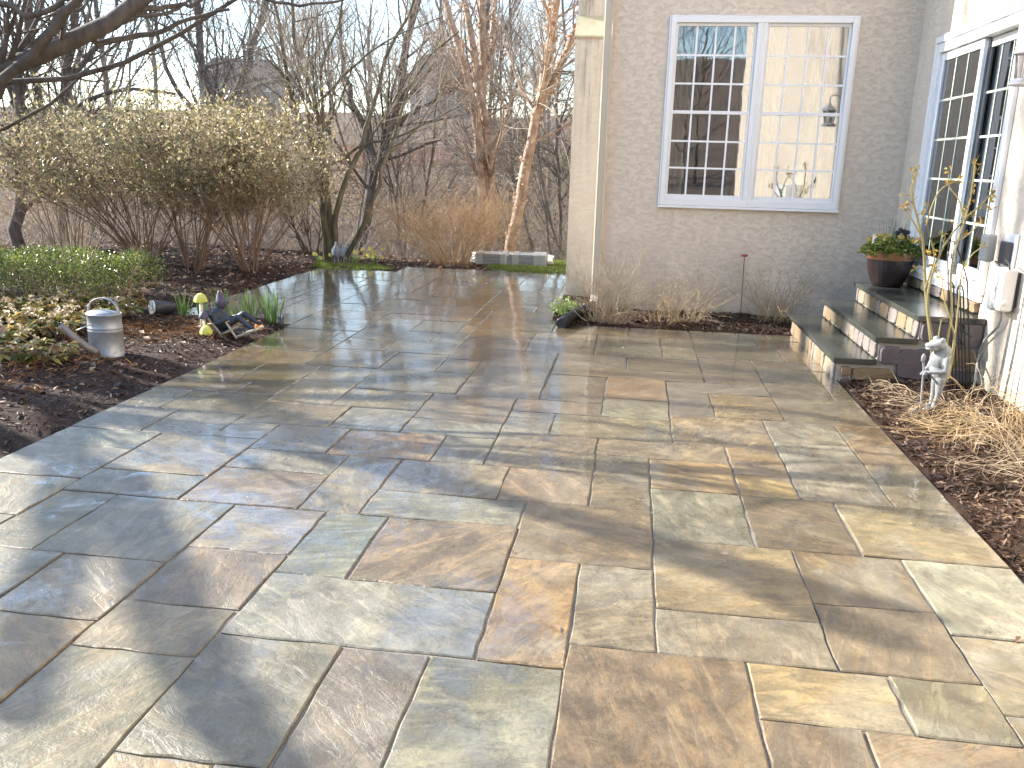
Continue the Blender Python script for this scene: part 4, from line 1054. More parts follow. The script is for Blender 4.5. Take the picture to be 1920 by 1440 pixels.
# -- pale thin saplings crowding the hollow
sap = []
for q in range(3):
    rg3 = np.random.default_rng(110+q); L = []
    for k in range(3):
        a = rg3.uniform(0, 6.28); d = np.array([math.cos(a)*.25, math.sin(a)*.25, 1]); pts = [np.array([.1*math.cos(a), .1*math.sin(a), 0])]
        for _ in range(7): d = unit(d+rg3.normal(0, .10, 3)+[0, 0, .05]); pts.append(pts[-1]+d*.85)
        L.append((np.array(pts), .035, .012))
    root, _ = tree('sapling', 'x', (0, 0, 0), L, [(50, (.25, .45), .6, 6, .10, .08, .5, .1, 4), (320, (.35, .65), .6, 5, .12, .05, .55, .1, 3), (1100, (.4, .8), .6, 4, .14, .03, .7, .1, 3)], 'bark_grey', 'twig_grey' if q < 2 else 'twig_tan', 115+q, group='pale saplings in the hollow', sides=6)
    sap.append(root)
rg = np.random.default_rng(8)
for k, (x, y) in enumerate([(-11.5, 17.5), (-8.8, 18.5), (-6.6, 19.5), (-4.9, 18), (-2.6, 20), (-1.4, 17.6), (-.4, 21), (-9.8, 23), (-13.5, 21), (-7.2, 27), (0, 26), (-16, 26), (-11.5, 30), (-1.6, 33), (-19, 27)]):
    q = k % 3; o = sap[q] if k < 3 else copy_tree(sap[q]); s = rg.uniform(.75, 1.15)
    o.location = (x, y, float(height(x, y))-.05); o.scale = (s, s, s); o.rotation_euler = (0, 0, rg.uniform(0, 6.28)); o['label'] = ['pale grey many-twigged sapling in the brush of the hollow', 'grey sapling with crossing stems in the brush of the hollow', 'tan-twigged sapling in the brush of the hollow'][q]

# -- two unseen trees left of the garden, crowns raised to shade the door wall
for q, (x, y, h, lab) in enumerate([(-19.5, 12.3, 22, 'unseen very tall tree left of the patio, crown raised to shade the door wall, nearer the house line'), (-23, 14.2, 23, 'unseen very tall tree left of the patio, crown raised to shade the door wall, deeper in the wood')]):
    rg2 = np.random.default_rng(95+q); b_ = np.array([x, y, float(height(x, y))-.05])
    L = [(p+b_, a, c) for p, a, c in auto_limbs(rg2, h, .20, 9, .45, fork=.88)]
    tree('tall_tree', lab, b_, L, [(50, (.3, .5), .55, 7, .09, .10, .42, .2, 4), (190, (.35, .6), .6, 6, .11, .08, .5, .15, 3), (650, (.4, .8), .6, 4, .13, .06, .6, .15, 3)], 'bark_dark', 'twig_dark', 97+q, group='bare trees left of the patio', sides=8)

# -- brushwood of the bank (nobody could count it)
def thicket(name, N, area, mask, hgt, mat, label, seed, r=(.003, .007)):
    g_ = np.random.default_rng(seed)
    x = g_.uniform(area[0], area[1], N); y = area[2]+(area[3]-area[2])*g_.random(N)**1.4; k = mask(x, y); x, y = x[k], y[k]; n = len(x)
    pos = np.stack([x, y, height(x, y)-.03], 1); dr = np.stack([g_.normal(0, .5, n), g_.normal(0, .5, n), np.ones(n)], 1)
    P, R = polylines(pos, dr, g_.uniform(hgt*.5, hgt, n), g_.uniform(r[0], r[1], n)*(1+y/40), 6, .16, -.06, .4, g_)
    C, CR = children(P, R, n*3, (.25, .55), .7, 4, .16, -.02, .7, .2, rng=g_)
    V, F = merge([tubes(P, R, 3), tubes(C, CR, 3)])
    tag(link(name, npmesh(name, V, F, MAT[mat])), label, kind='stuff')
vm = lambda x, y: (x > -.86*y-2) & (x < .05*y) & (~((x > -3.2) & (y < 15.2)))
thicket('brushwood', 3600, (-17, 1.5, 15.2, 27), vm, 1.3, 'twig_grey', 'tangled grey brushwood on the near bank', 51)
thicket('brushwood', 4200, (-24, 2, 19, 40), vm, 2.0, 'twig_tan', 'tangled tan brushwood in the hollow behind the patio', 52)
thicket('brushwood', 2600, (-34, 5, 28, 75), vm, 3.0, 'twig_grey', 'grey brushwood on the far bank', 53)
def budmist(name, N, area, z, mat, label, seed, size):
    g_ = np.random.default_rng(seed)
    cn = 60; cx = g_.uniform(area[0], area[1], cn); cy = g_.uniform(area[2], area[3], cn); cz = g_.uniform(z[0], z[1], cn); i = g_.integers(0, cn, N)
    p = np.stack([cx[i]+g_.normal(0, .45, N), cy[i]+g_.normal(0, .45, N), cz[i]+g_.normal(0, .35, N)], 1); p[:, 2] += height(p[:, 0], p[:, 1])
    V, F = leaves(p, g_.normal(size=(N, 3)), g_.normal(size=(N, 3)), g_.uniform(*size, N), g_.uniform(size[0]*.5, size[1]*.6, N))
    tag(link(name, npmesh(name, V, F, MAT[mat])), label, kind='stuff')

# ---------------------------------------------------------------- shrubs
def shrub(name, label, base, n, h, spread, stem_m, leaf_m, nleaf, lsize, zl, seed, twigs=(240, 900), base_r=.22, r0=.014, bend=.05, leaf_up=.3, cat='shrub', group=None, twig_m=None):
    g_ = np.random.default_rng(seed); base = np.array(base, float)
    a = g_.uniform(0, 2*math.pi, n); rad = base_r*np.sqrt(g_.random(n))
    pos = np.stack([rad*np.cos(a), rad*np.sin(a), np.full(n, -.03)], 1)
    out = g_.uniform(.05, 1, n)*spread/h
    dr = np.stack([np.cos(a)*out*.7, np.sin(a)*out*.7, np.ones(n)], 1)
    P, R = polylines(pos, dr, h*g_.uniform(.8, 1.05, n), r0*g_.uniform(.6, 1.2, n), 9, bend, -.01, .35, g_)
    P[:, :, 0] += (np.linspace(0, 1, 9)**2)[None]*(np.cos(a)*out*h*.35)[:, None]; P[:, :, 1] += (np.linspace(0, 1, 9)**2)[None]*(np.sin(a)*out*h*.35)[:, None]
    root = tag(empty(name, base), label, cat, group)
    V, F = tubes(P, R, 5); link('stems', npmesh('stems', V, F, MAT[stem_m], True), root)['kind'] = 'stuff'
    C, CR = children(P, R, twigs[0], (.2, .42), .6, 6, .10, .05, .55, .35, rng=g_); D, DR = children(C, CR, twigs[1], (.35, .8), .6, 4, .12, .05, .6, .2, rng=g_, rmin=.0018)
    V, F = merge([tubes(C, CR, 4), tubes(D, DR, 3)]); link('twigs', npmesh('twigs', V, F, MAT[twig_m or stem_m]), root)['kind'] = 'stuff'
    if nleaf:
        src = np.concatenate([D[:, 1:].reshape(-1, 3), C[:, 3:].reshape(-1, 3)]); src = src[src[:, 2] > zl*g_.uniform(.8, 1.15, len(src))]
        p = src[g_.integers(0, len(src), nleaf)]+g_.normal(0, .02, (nleaf, 3)); d = g_.normal(size=(nleaf, 3)); d[:, 2] += leaf_up; nn = g_.normal(size=(nleaf, 3)); nn[:, 2] += .4
        V, F = leaves(p, d, nn, g_.uniform(lsize[0], lsize[1], nleaf), g_.uniform(lsize[0]*.45, lsize[1]*.5, nleaf)); link('leaves', npmesh('leaves', V, F, MAT[leaf_m]), root)['kind'] = 'stuff'
    return root
bl = lambda x, y: (x, y, float(bedL_z(np.array([x]), np.array([y]))[0]))
shrub('viburnum', 'tall leafy shrub with bare reddish stems behind the hedge end', bl(-5.98, 11.0), 32, 2.08, 1.95, 'stem_red', 'shrub_leaf', 11000, (.035, .075), .95, 81, (560, 3000), .15, .011, .10, twig_m='twig_tan')
shrub('viburnum', 'tall leafy shrub with a narrow foot next to the many-stemmed tree', bl(-5.25, 11.25), 30, 1.95, 1.75, 'stem_red', 'shrub_leaf', 9500, (.035, .07), .95, 82, (540, 2800), .13, .0105, .10, twig_m='twig_tan')
shrub('viburnum', 'broad leafy shrub behind the middle of the clipped hedge', bl(-7.1, 11.7), 36, 2.12, 2.4, 'stem_red', 'shrub_leaf', 12500, (.035, .075), .95, 83, (600, 3200), .2, .011, .10, twig_m='twig_tan')
shrub('budding_bush', 'loose tan budding bush beside the stout oak', bl(-8.6, 12.2), 40, 1.6, 1.4, 'twig_tan', 'bud', 1500, (.02, .045), .4, 84, (300, 1400), .4, .008, twig_m='twig_orange')
shrub('twiggy_bush', 'rounded tan twiggy bush in front of the birch clump', (-2.85, 13.55, -.03), 130, 1.2, 1.5, 'twig_orange', 'bud', 1500, (.015, .035), .25, 85, (900, 3200), .30, .0045, .14, twig_m='twig_orange')
budmist('spring_buds', 5000, (-14, 2, 17, 34), (1.0, 4.2), 'bud', 'haze of pale tan buds in the brushwood', 86, (.04, .09))
shrub('bare_sapling', 'small dark crooked sapling behind the narrow-footed shrub', (-5.35, 13.9, -.12), 9, 1.3, .8, 'twig_dark', None, 0, None, 0, 87, (60, 260), .1, .022, .12)

# clipped box hedge
def hedge():
    g_ = np.random.default_rng(90)
    x0, x1, y0, y1, h = -8.6, -4.92, 7.3, 8.55, .50
    root = tag(empty('box_hedge', bl((x0+x1)/2, (y0+y1)/2)), 'low clipped green box hedge at the left of the patio', 'hedge'); o = np.array(root.location)
    n = 60000
    x = g_.uniform(x0, x1, n); y = g_.uniform(y0, y1, n); z = g_.uniform(.12, h, n)
    # keep to the outer skin, with an uneven outline
    top = h-.10*np.clip(1-(x1-x)/.35, 0, 1)**2-.06*np.clip(1-np.minimum(y-y0, y1-y)/.3, 0, 1)**2+.045*np.sin(x*5)+.035*np.sin(x*11+y*7)+.03*np.sin(y*9)
    u1 = np.clip((x-x0)/.25, 0, 1); 
    d = np.minimum.reduce([top-z, y-(y0+.04*np.sin(x*7)), (y1+.04*np.sin(x*6))-y, (x1+.05*np.sin(z*9+y*6))-x])
    k = (d > -.03) & ((d < .10) | (g_.random(n) < .12)) & ((z > .22) | (g_.random(n) < .30))
    p = np.stack([x, y, z], 1)[k]+g_.normal(0, .012, (k.sum(), 3)); m = len(p)
    dd = g_.normal(size=(m, 3)); dd[:, 2] += .6; nn = g_.normal(size=(m, 3)); nn[:, 2] += .8
    V, F = leaves(p+[0, 0, o[2]]-o, dd, nn, g_.uniform(.018, .036, m), g_.uniform(.012, .02, m)); link('leaves', npmesh('leaves', V, F, MAT['box_leaf']), root)['kind'] = 'stuff'
    n = 130; pos = np.stack([g_.uniform(x0+.2, x1-.15, n), g_.uniform(y0+.2, y1-.2, n), np.zeros(n)], 1)
    P, R = polylines(pos, np.stack([g_.normal(0, .4, n), g_.normal(0, .4, n), np.ones(n)], 1), np.full(n, .5), np.full(n, .009), 5, .12, .05, .4, g_); C, CR = children(P, R, 900, (.3, .6), .7, 4, .15, .1, .6, .2, rng=g_)
    V, F = merge([tubes(P+[0, 0, o[2]]-o, R, 4), tubes(C+[0, 0, o[2]]-o, CR, 3)]); link('stems', npmesh('stems', V, F, MAT['twig_tan']), root)['kind'] = 'stuff'
hedge()

# hellebores and other low plants of the left bed
def hellebore(x, y, s, label, seed, flowers=10):
    g_ = np.random.default_rng(seed); root = tag(empty('hellebore', bl(x, y)), label, 'plant', 'hellebores in front of the hedge')
    n = int(34*s); a = g_.uniform(0, 6.28, n); tilt = g_.uniform(.3, 1.2, n); L = g_.uniform(.09, .19, n)*s**.4
    dr = np.stack([np.cos(a)*tilt, np.sin(a)*tilt, np.ones(n)], 1); P, R = polylines(np.stack([.06*np.cos(a), .06*np.sin(a), np.zeros(n)], 1), dr, L, np.full(n, .004), 4, .08, -.08, .7, g_)
    V, F = tubes(P, R, 3); link('stalks', npmesh('stalks', V, F, MAT['twig_orange']), root)['kind'] = 'stuff'
    tip = np.repeat(P[:, -1], 5, 0); m = len(tip); da = np.repeat(a, 5)+np.tile(np.linspace(-1.3, 1.3, 5), n)
    d = np.stack([np.cos(da), np.sin(da), g_.normal(-.15, .3, m)], 1); nn = np.stack([g_.normal(0, .3, m), g_.normal(0, .3, m), np.ones(m)], 1)
    V, F = leaves(tip, d, nn, g_.uniform(.06, .12, m), g_.uniform(.03, .05, m), .15); link('leaves', npmesh('leaves', V, F, MAT['hellebore']), root)['kind'] = 'stuff'
    q = flowers*5; c = np.repeat(np.stack([g_.normal(0, .10, flowers), g_.normal(0, .10, flowers), g_.uniform(.13, .22, flowers)], 1), 5, 0); aa = np.tile(np.arange(5)*1.257, flowers)+np.repeat(g_.uniform(0, 6, flowers), 5)
    V, F = leaves(c, np.stack([np.cos(aa), np.sin(aa), g_.normal(0, .5, q)], 1), np.tile([[0., -.5, 1]], (q, 1)), np.full(q, .035), np.full(q, .03)); link('flowers', npmesh('flowers', V, F, MAT['flower_cream']), root)['kind'] = 'stuff'
HP = [(215, 612), (165, 600), (120, 612), (75, 606), (30, 620), (60, 640), (15, 660), (110, 645), (150, 628), (40, 690), (95, 690), (180, 585), (235, 588), (5, 600)]
HL = ['right behind the watering can', 'with large yellow-green leaves left of the can', 'in mid bed with cream flowers', 'close to the hedge foot', 'with brown lower leaves at the bed rear', 'with many dead leaves', 'with curled tan leaves', 'between its neighbours, pale flowered', 'beside the can spout', 'low and tattered on bare needles', 'small and tan in front of the others', 'under the hedge stems', 'next to the landscape spotlight', 'at the outermost end of the bed']
for i, (px, py) in enumerate(HP):
    g0 = G(px, py); hellebore(g0[0], g0[1], 1.0 if i < 9 else .7, 'leafy hellebore clump '+HL[i], 200+i, 12 if i < 9 else 3)
def strap(name, label, x, y, n, h, seed, mat='daffodil', cat='plant', group=None, zf=None, w=.011, sp=.35, r=.07):
    g_ = np.random.default_rng(seed); z = bl(x, y)[2] if zf is None else zf
    root = tag(empty(name, (x, y, z)), label, cat, group)
    a = g_.uniform(0, 6.28, n); k = 6; L = g_.uniform(h*.6, h, n); pos = np.stack([r*np.cos(a)*g_.random(n), r*np.sin(a)*g_.random(n), np.full(n, -.01)], 1)
    P, _ = polylines(pos, np.stack([np.cos(a)*sp*g_.random(n), np.sin(a)*sp*g_.random(n), np.ones(n)], 1), L, np.full(n, w), k, .05, -.05, 1, g_)
    s = np.stack([-np.sin(a+.6), np.cos(a+.6), np.zeros(n)], 1)[:, None]; wd = (w/2*np.array([.8, 1, 1, .95, .7, .08]))[None, :, None]
    V = np.stack([P-s*wd, P+s*wd], 2).reshape(-1, 3); idx = np.arange(n*k*2).reshape(n, k, 2)
    F = np.stack([idx[:, :-1, 0], idx[:, :-1, 1], idx[:, 1:, 1], idx[:, 1:, 0]], -1).reshape(-1, 4)
    link('blades', npmesh('blades', V, F, MAT[mat], True), root)['kind'] = 'stuff'
    return root
for i, (px, py, n, h, lab) in enumerate([(345, 602, 30, .26, 'low clump of daffodil leaves beside the landscape spotlight'), (418, 592, 34, .34, 'daffodil leaves rising behind the reclining figure'), (380, 596, 16, .28, 'thin daffodil leaves behind the tall mushroom'),
                                         (470, 606, 34, .32, 'spreading clump of daffodil leaves behind the orange toadstool'), (511, 607, 44, .40, 'tallest clump of daffodil leaves by the black spike light'), (440, 600, 14, .26, 'sparse daffodil leaves between two fuller clumps')]):
    g0 = G(px, py); strap('daffodil', lab, g0[0], g0[1], n, h, 230+i, group='daffodils by the patio edge')
for i, (px, py, lab, n) in enumerate([(664, 492, 'small yellow flowering plant right of the grey bird statues', 7), (702, 491, 'wider cream and yellow flowering plant on the far bed', 12), (600, 494, 'small yellow flower left of the many-stemmed tree', 4)]):
    g0 = G(px, py); r_ = strap('primrose', lab, g0[0], g0[1], 16, .2, 240+i, 'daffodil', 'flower', zf=-.02)
    g_ = np.random.default_rng(245+i); q = n*6; c = np.repeat(np.stack([g_.normal(0, .09, n), g_.normal(0, .06, n), g_.uniform(.1, .24, n)], 1), 6, 0); aa = np.tile(np.arange(6)*1.047, n)
    V, F = leaves(c, np.stack([np.cos(aa), g_.normal(0, .4, q), np.sin(aa)], 1), np.tile([[0., -1, .3]], (q, 1)), np.full(q, .04), np.full(q, .035)); link('flowers', npmesh('flowers', V, F, MAT['flower_yellow']), r_)['kind'] = 'stuff'

# dry perennials against the house and in the side bed
def drystalks(name, label, x, y, z, n, h, sp, seed, mat='straw_pale', kids=3, r=.14, drop=-.10, rad=.0025, kl=(.25, .6)):
    g_ = np.random.default_rng(seed); root = tag(empty(name, (x, y, z)), label, 'plant', 'dry perennials by the house')
    a = g_.uniform(0, 6.28, n); q = np.sqrt(g_.random(n))*r
    P, R = polylines(np.stack([q*np.cos(a), q*np.sin(a)*.6, np.full(n, -.02)], 1), np.stack([np.cos(a)*sp*g_.random(n), np.sin(a)*sp*.6*g_.random(n), np.ones(n)], 1), g_.uniform(h*.5, h, n), np.full(n, rad), 8, .20, drop, .5, g_)
    C, CR = children(P, R, n*kids, kl, .8, 5, .16, drop*.5, .7, .2, rng=g_, rmin=.0012)
    P[..., 2] = np.maximum(P[..., 2], .002); C[..., 2] = np.maximum(C[..., 2], .002)
    P[..., 1] = np.minimum(P[..., 1], 9.46-y if x < 2.2 else 99); C[..., 1] = np.minimum(C[..., 1], 9.46-y if x < 2.2 else 99)
    V, F = merge([tubes(P, R, 4), tubes(C, CR, 3)]); link('stalks', npmesh('stalks', V, F, MAT[mat]), root)['kind'] = 'stuff'
    return root
for i, (px, py, n, h, sp, lab, mt_) in enumerate([(1150, 606, 90, .70, .9, 'tall pale dry stalks in front of the downspout', 'straw_pale'), (1120, 602, 34, .55, 1.0, 'wispy dry stalks leaning over the black drain pipe', 'straw_pale'), (1285, 603, 70, .55, 1.1, 'rounded tangle of pale dry stems under the window', 'straw_pale'), (1240, 605, 24, .4, 1.2, 'thin scatter of dry stems left of the rounded tangle', 'straw'), (1440, 606, 30, .62, .5, 'upright orange dry stems beside the red-topped stake', 'straw'), (1470, 606, 24, .5, 1.2, 'drooping dry seed stems next to the stone steps', 'straw')]):
    g0 = G(px, py, .03); drystalks('dry_perennial', lab, g0[0], min(g0[1], 9.28), .03, n, h*1.3, sp, 260+i, mt_, kids=5, drop=-.035, rad=.0022, kl=(.2, .5))
for i, (x, y, n, h, sp, lab, mt_) in enumerate([(2.45, 5.45, 150, .55, 2.0, 'big sprawling heap of straw-coloured stems beside the frog statue', 'straw'), (2.5, 4.75, 130, .5, 2.0, 'second heap of bleached straw stems along the door wall', 'straw_pale'), (2.55, 4.0, 110, .45, 1.9, 'low straw tangle furthest along the door wall', 'straw'), (2.28, 6.05, 60, .45, 1.6, 'loose straw stems at the trellis foot', 'straw_pale')]):
    drystalks('ornamental_grass', lab, x, y, .03, n, h, sp, 280+i, mt_, kids=4, r=.34, drop=-.24, rad=.0028, kl=(.3, .7))
g_ = np.random.default_rng(300); c0 = np.array([-.56, 9.6, .06])
sed = tag(empty('sedum', (*G(1062, 588, .03)[:2], .02)), 'bright green low sedum at the chimney corner', 'plant'); n = 420
p = np.stack([g_.normal(-.02, .075, n), g_.normal(.05, .13, n), np.abs(g_.normal(.05, .05, n))], 1); V, F = leaves(p, np.stack([g_.normal(0, 1, n), g_.normal(0, 1, n), np.abs(g_.normal(.6, .4, n))], 1), np.tile([[0, -.3, 1.]], (n, 1))+g_.normal(0, .3, (n, 3)), g_.uniform(.025, .05, n), g_.uniform(.018, .03, n)); link('leaves', npmesh('leaves', V, F, MAT['sedum']), sed)['kind'] = 'stuff'

# ---------------------------------------------------------------- garden objects
def at(px, py, z=0.0): return G(px, py, z)
def curve_pts(pts, k): return resample(pts, k)
def spline(pts, k=24):
    """Catmull-Rom through the points"""
    p = np.asarray(pts, float); p = np.vstack([2*p[0]-p[1], p, 2*p[-1]-p[-2]]); out = []
    n = len(p)-3
    for t in np.linspace(0, n-1e-6, k):
        i = int(t); u = t-i; a, b, c, d = p[i:i+4]
        out.append(.5*((2*b)+(c-a)*u+(2*a-5*b+4*c-d)*u*u+(3*b-a-3*c+d)*u**3))
    return np.array(out)
# watering can
g0 = at(203, 676); wc = tag(empty('watering_can', bl(g0[0], g0[1])), 'galvanised metal watering can standing on the mulch by the hellebores', 'watering can')
wc.location.z -= .008
m = MB(); m.lathe([(.0, .0), (.136, .0), (.140, .006), (.134, .014), (.133, .20), (.137, .206), (.133, .212), (.133, .222), (.137, .228), (.133, .234), (.130, .325), (.138, .331), (.138, .339), (.132, .343), (.126, .338), (.124, .30), (.0, .29)], 40, sy=.82); m.build('body', MAT['zinc'], wc)
m = MB(); n = 20; V = []; F = []
for j in range(6):
    rr_ = .131*math.cos(j/5*math.pi/2*.98)
    for i in range(n+1):
        a = math.pi*1.02+i/n*math.pi*.96*1.0; V.append((rr_*math.cos(a), .82*rr_*math.sin(a), .341+.028*math.sin(j/5*math.pi/2)))
for j in range(5):
    for i in range(n): F.append((j*(n+1)+i, j*(n+1)+i+1, (j+1)*(n+1)+i+1, (j+1)*(n+1)+i))
m.add(V, F, True).build('lid', MAT['zinc'], wc)
hp = spline([(-.128, .0, .325), (-.125, .0, .375), (-.085, 0, .435), (0, 0, .462), (.085, 0, .435), (.128, 0, .375), (.128, 0, .31)], 26)
V = []; F = []
for p in hp: V += [(p[0], -.014, p[2]), (p[0], .014, p[2]), (p[0]*.95, .014, p[2]-.006), (p[0]*.95, -.014, p[2]-.006)]
for i in range(len(hp)-1):
    for k in range(4): F.append((i*4+k, (i+1)*4+k, (i+1)*4+(k+1) % 4, i*4+(k+1) % 4))
MB().add(V, F, True).build('handle', MAT['zinc'], wc)
MB().tube(spline([(-.02, -.095, .045), (-.07, -.15, .10), (-.15, -.19, .19), (-.222, -.215, .275)], 12), np.linspace(.034, .021, 12), 18).build('spout', MAT['rust_rod'] if False else plain('zinc_dull', (.23, .21, .20), .55, .3, var=.25), wc)
MB().tube([(-.055, -.105, .262), (-.13, -.17, .225)], .005, 8).build('brace', MAT['zinc'], wc)

# painted toadstools
def toadstool(px, py, h, cap_r, cap_h, stem_r, cap_m, stem_m, label, lean=0.0, name='toadstool'):
    g = at(px, py); r = tag(empty(name, bl(g[0], g[1])), label, 'garden ornament', 'painted toadstool ornaments')
    if h > cap_h: MB().lathe([(stem_r*1.15, -.02), (stem_r, h*.3), (stem_r*.85, h-cap_h*.9)], 14).build('stem', MAT[stem_m], r)
    z = h-cap_h
    MB().lathe([(stem_r*.8, z+.004), (cap_r*.96, z), (cap_r, z+cap_h*.12), (cap_r*.93, z+cap_h*.38), (cap_r*.66, z+cap_h*.75), (cap_r*.36, z+cap_h*.95), (0, z+cap_h)], 7 if cap_m == 'yellow_paint' else 20, smooth=cap_m != 'yellow_paint').build('cap', MAT[cap_m], r)
    return r
toadstool(381, 632, .34, .062, .078, .017, 'yellow_paint', 'cream_paint', 'tall toadstool with a yellow cap on a thin cream stem')
toadstool(385, 637, .20, .045, .065, .012, 'purple_paint', 'cream_paint', 'dark purple toadstool against the tall yellow one')
toadstool(388, 639, .085, .058, .075, .02, 'yellow_paint', 'cream_paint', 'short yellow toadstool at the foot of the tall one')
toadstool(406, 634, .06, .04, .05, .016, 'purple_paint', 'cream_paint', 'tiny purple toadstool beside the deck chair')
toadstool(486, 618, .085, .04, .08, .03, 'orange_paint', 'orange_paint', 'small bright orange toadstool at the figure\'s feet')
# deck chair with reclining figure
g = at(446, 634); dc = tag(empty('deck_chair', bl(g[0], g[1])), 'tiny weathered wooden deck chair on the mulch', 'chair')
def bar(p, q, w): return MB().tube([p, q], w, 4, False)
for s in (-.085, .085):
    bar((-.24, s, .115), (-.03, s, .155), .008).build('armrest', MAT['grey_wood'], dc)
    bar((-.075, s, .16), (.03, s, .0), .011).build('cross_leg', MAT['grey_wood'], dc)
    bar((-.15, s, .01), (.05, s, .11), .010).build('cross_leg', MAT['grey_wood'], dc)
    bar((.02, s, .012), (.21, s, .085), .011).build('side_rail', MAT['grey_wood'], dc)
    bar((-.28, s, .24), (-.12, s, .03), .009).build('back_rail', MAT['grey_wood'], dc)
MB().box((-.012, -.09, -.008), (.012, .09, .008)).build('stretcher', MAT['grey_wood'], dc, loc=(.2, 0, .085))
V = []; pth = spline([(-.27, 0, .235), (-.2, 0, .12), (-.12, 0, .055), (-.02, 0, .06), (.08, 0, .065)], 14)
for p in pth: V += [(p[0], -.08, p[2]), (p[0], .08, p[2])]
MB().add(V, [(2*i, 2*i+1, 2*i+3, 2*i+2) for i in range(13)], True).build('sling', MAT['navy_cloth'], dc)
fig = tag(empty('figurine', np.array(dc.location)), 'dark hooded figurine lying back in the tiny deck chair', 'figurine')
me = blob('body', [('s', (-.13, 0, .135), (.075, .072, .085)), ('s', (-.17, 0, .19), (.07, .085, .075)), ('c', (-.16, 0, .22), (-.145, 0, .27), .035, .03), ('s', (-.135, 0, .30), (.042, .042, .052)), ('c', (-.142, 0, .32), (-.148, 0, .375), .036, .013),
                   ('c', (-.09, -.04, .11), (.035, -.045, .185), .036, .030), ('c', (.035, -.045, .185), (.13, -.045, .105), .028, .020), ('s', (.15, -.045, .10), (.035, .02, .02)), ('c', (-.09, .045, .11), (.05, .05, .205), .036, .030), ('c', (.05, .05, .205), (.165, .05, .13), .028, .02), ('s', (.185, .05, .125), (.035, .02, .02)),
                   ('c', (-.185, -.085, .215), (-.14, -.105, .135), .026, .022), ('c', (-.14, -.105, .135), (-.06, -.085, .165), .022, .016), ('s', (-.05, -.085, .168), (.02, .014, .016)), ('c', (-.185, .085, .215), (-.14, .105, .14), .026, .022), ('c', (-.14, .105, .14), (-.06, .09, .17), .022, .016), ('s', (-.045, .085, .172), (.02, .014, .016))], .006, MAT['navy_cloth'])
link('body', me, fig)
me = blob('hood', [('s', (-.137, 0, .305), (.05, .05, .06)), ('c', (-.145, 0, .33), (-.152, 0, .40), .044, .016)], .006, MAT['purple_paint']); link('hood', me, fig)
MB().box((-.006, -.035, -.012), (.006, -.004, .012)).box((-.006, .004, -.012), (.006, .035, .012)).build('sunglasses', MAT['plastic_dark'], fig, loc=(-.088, 0, .302))
# lights in the bed
g = at(527, 614); sl = tag(empty('spike_light', bl(g[0], g[1])), 'small black spike light at the tip of the mulch bed', 'garden light')
MB().lathe([(.008, -.03), (.012, .02), (.030, .03), (.034, .10), (.030, .102), (.026, .06), (0, .06)], 14).build('housing', MAT['plastic_dark'], sl)
for k in range(3): MB().box((-.006, -.004, 0), (.006, .004, .03)).build('fin', MAT['plastic_dark'], sl, loc=(.026*math.cos(k*2.1), .026*math.sin(k*2.1), .098))
g = at(288, 602); fl = tag(empty('landscape_spotlight', bl(g[0], g[1])), 'black landscape spotlight with a pale round lens under the hedge end', 'garden light')
ax = unit(np.array([-.62, -.78, .12])); c = np.array([0, 0, .085])
MB().tube([c, c-ax*.05, c-ax*.19, c-ax*.20], [.062, .066, .058, .03], 20).build('housing', MAT['plastic_dark'], fl)
MB().tube([c+ax*.002, c+ax*.010], [.060, .058], 20).build('lens', MAT['lens'], fl)
MB().tube([c+ax*-.002, c+ax*.014], [.0685, .0685], 20).build('lens_ring', MAT['plastic_grey'], fl)
MB().tube([(.06, .08, .05), (.06, .08, -.06)], .012, 8).build('spike', MAT['plastic_dark'], fl)
# grey bird statues under the ornamental tree
def bird(px, py, h, yaw, label):
    g = at(px, py); r = tag(empty('bird_statue', (g[0], g[1], -.02), yaw), label, 'statue', 'grey bird statues under the tree')
    me = blob('body', [('s', (0, 0, h*.58), (h*.17, h*.20, h*.28)), ('c', (0, -h*.04, h*.78), (0, h*.05, h*.93), h*.09, h*.055), ('s', (0, h*.02, h*.96), (h*.065, h*.085, h*.06)), ('c', (0, -h*.05, h*.95), (0, -h*.20, h*.90), h*.028, h*.01),
                       ('c', (-h*.07, 0, h*.36), (-h*.08, 0, h*.03), h*.035, h*.022), ('c', (h*.07, 0, h*.36), (h*.08, 0, h*.03), h*.035, h*.022), ('s', (-h*.08, -h*.04, h*.02), (h*.04, h*.09, h*.02)), ('s', (h*.08, -h*.04, h*.02), (h*.04, h*.09, h*.02)), ('c', (-h*.16, h*.02, h*.68), (-h*.15, h*.08, h*.36), h*.06, h*.025), ('c', (h*.16, h*.02, h*.68), (h*.15, h*.08, h*.36), h*.06, h*.025)], .009, MAT['heron_grey'])
    link('body', me, r)
bird(631, 495, .36, .3, 'grey bird statue against the dark tree stem'); bird(642, 494, .34, -.1, 'middle one of three grey bird statues'); bird(653, 493, .33, -.4, 'grey bird statue next to the leaning stem')
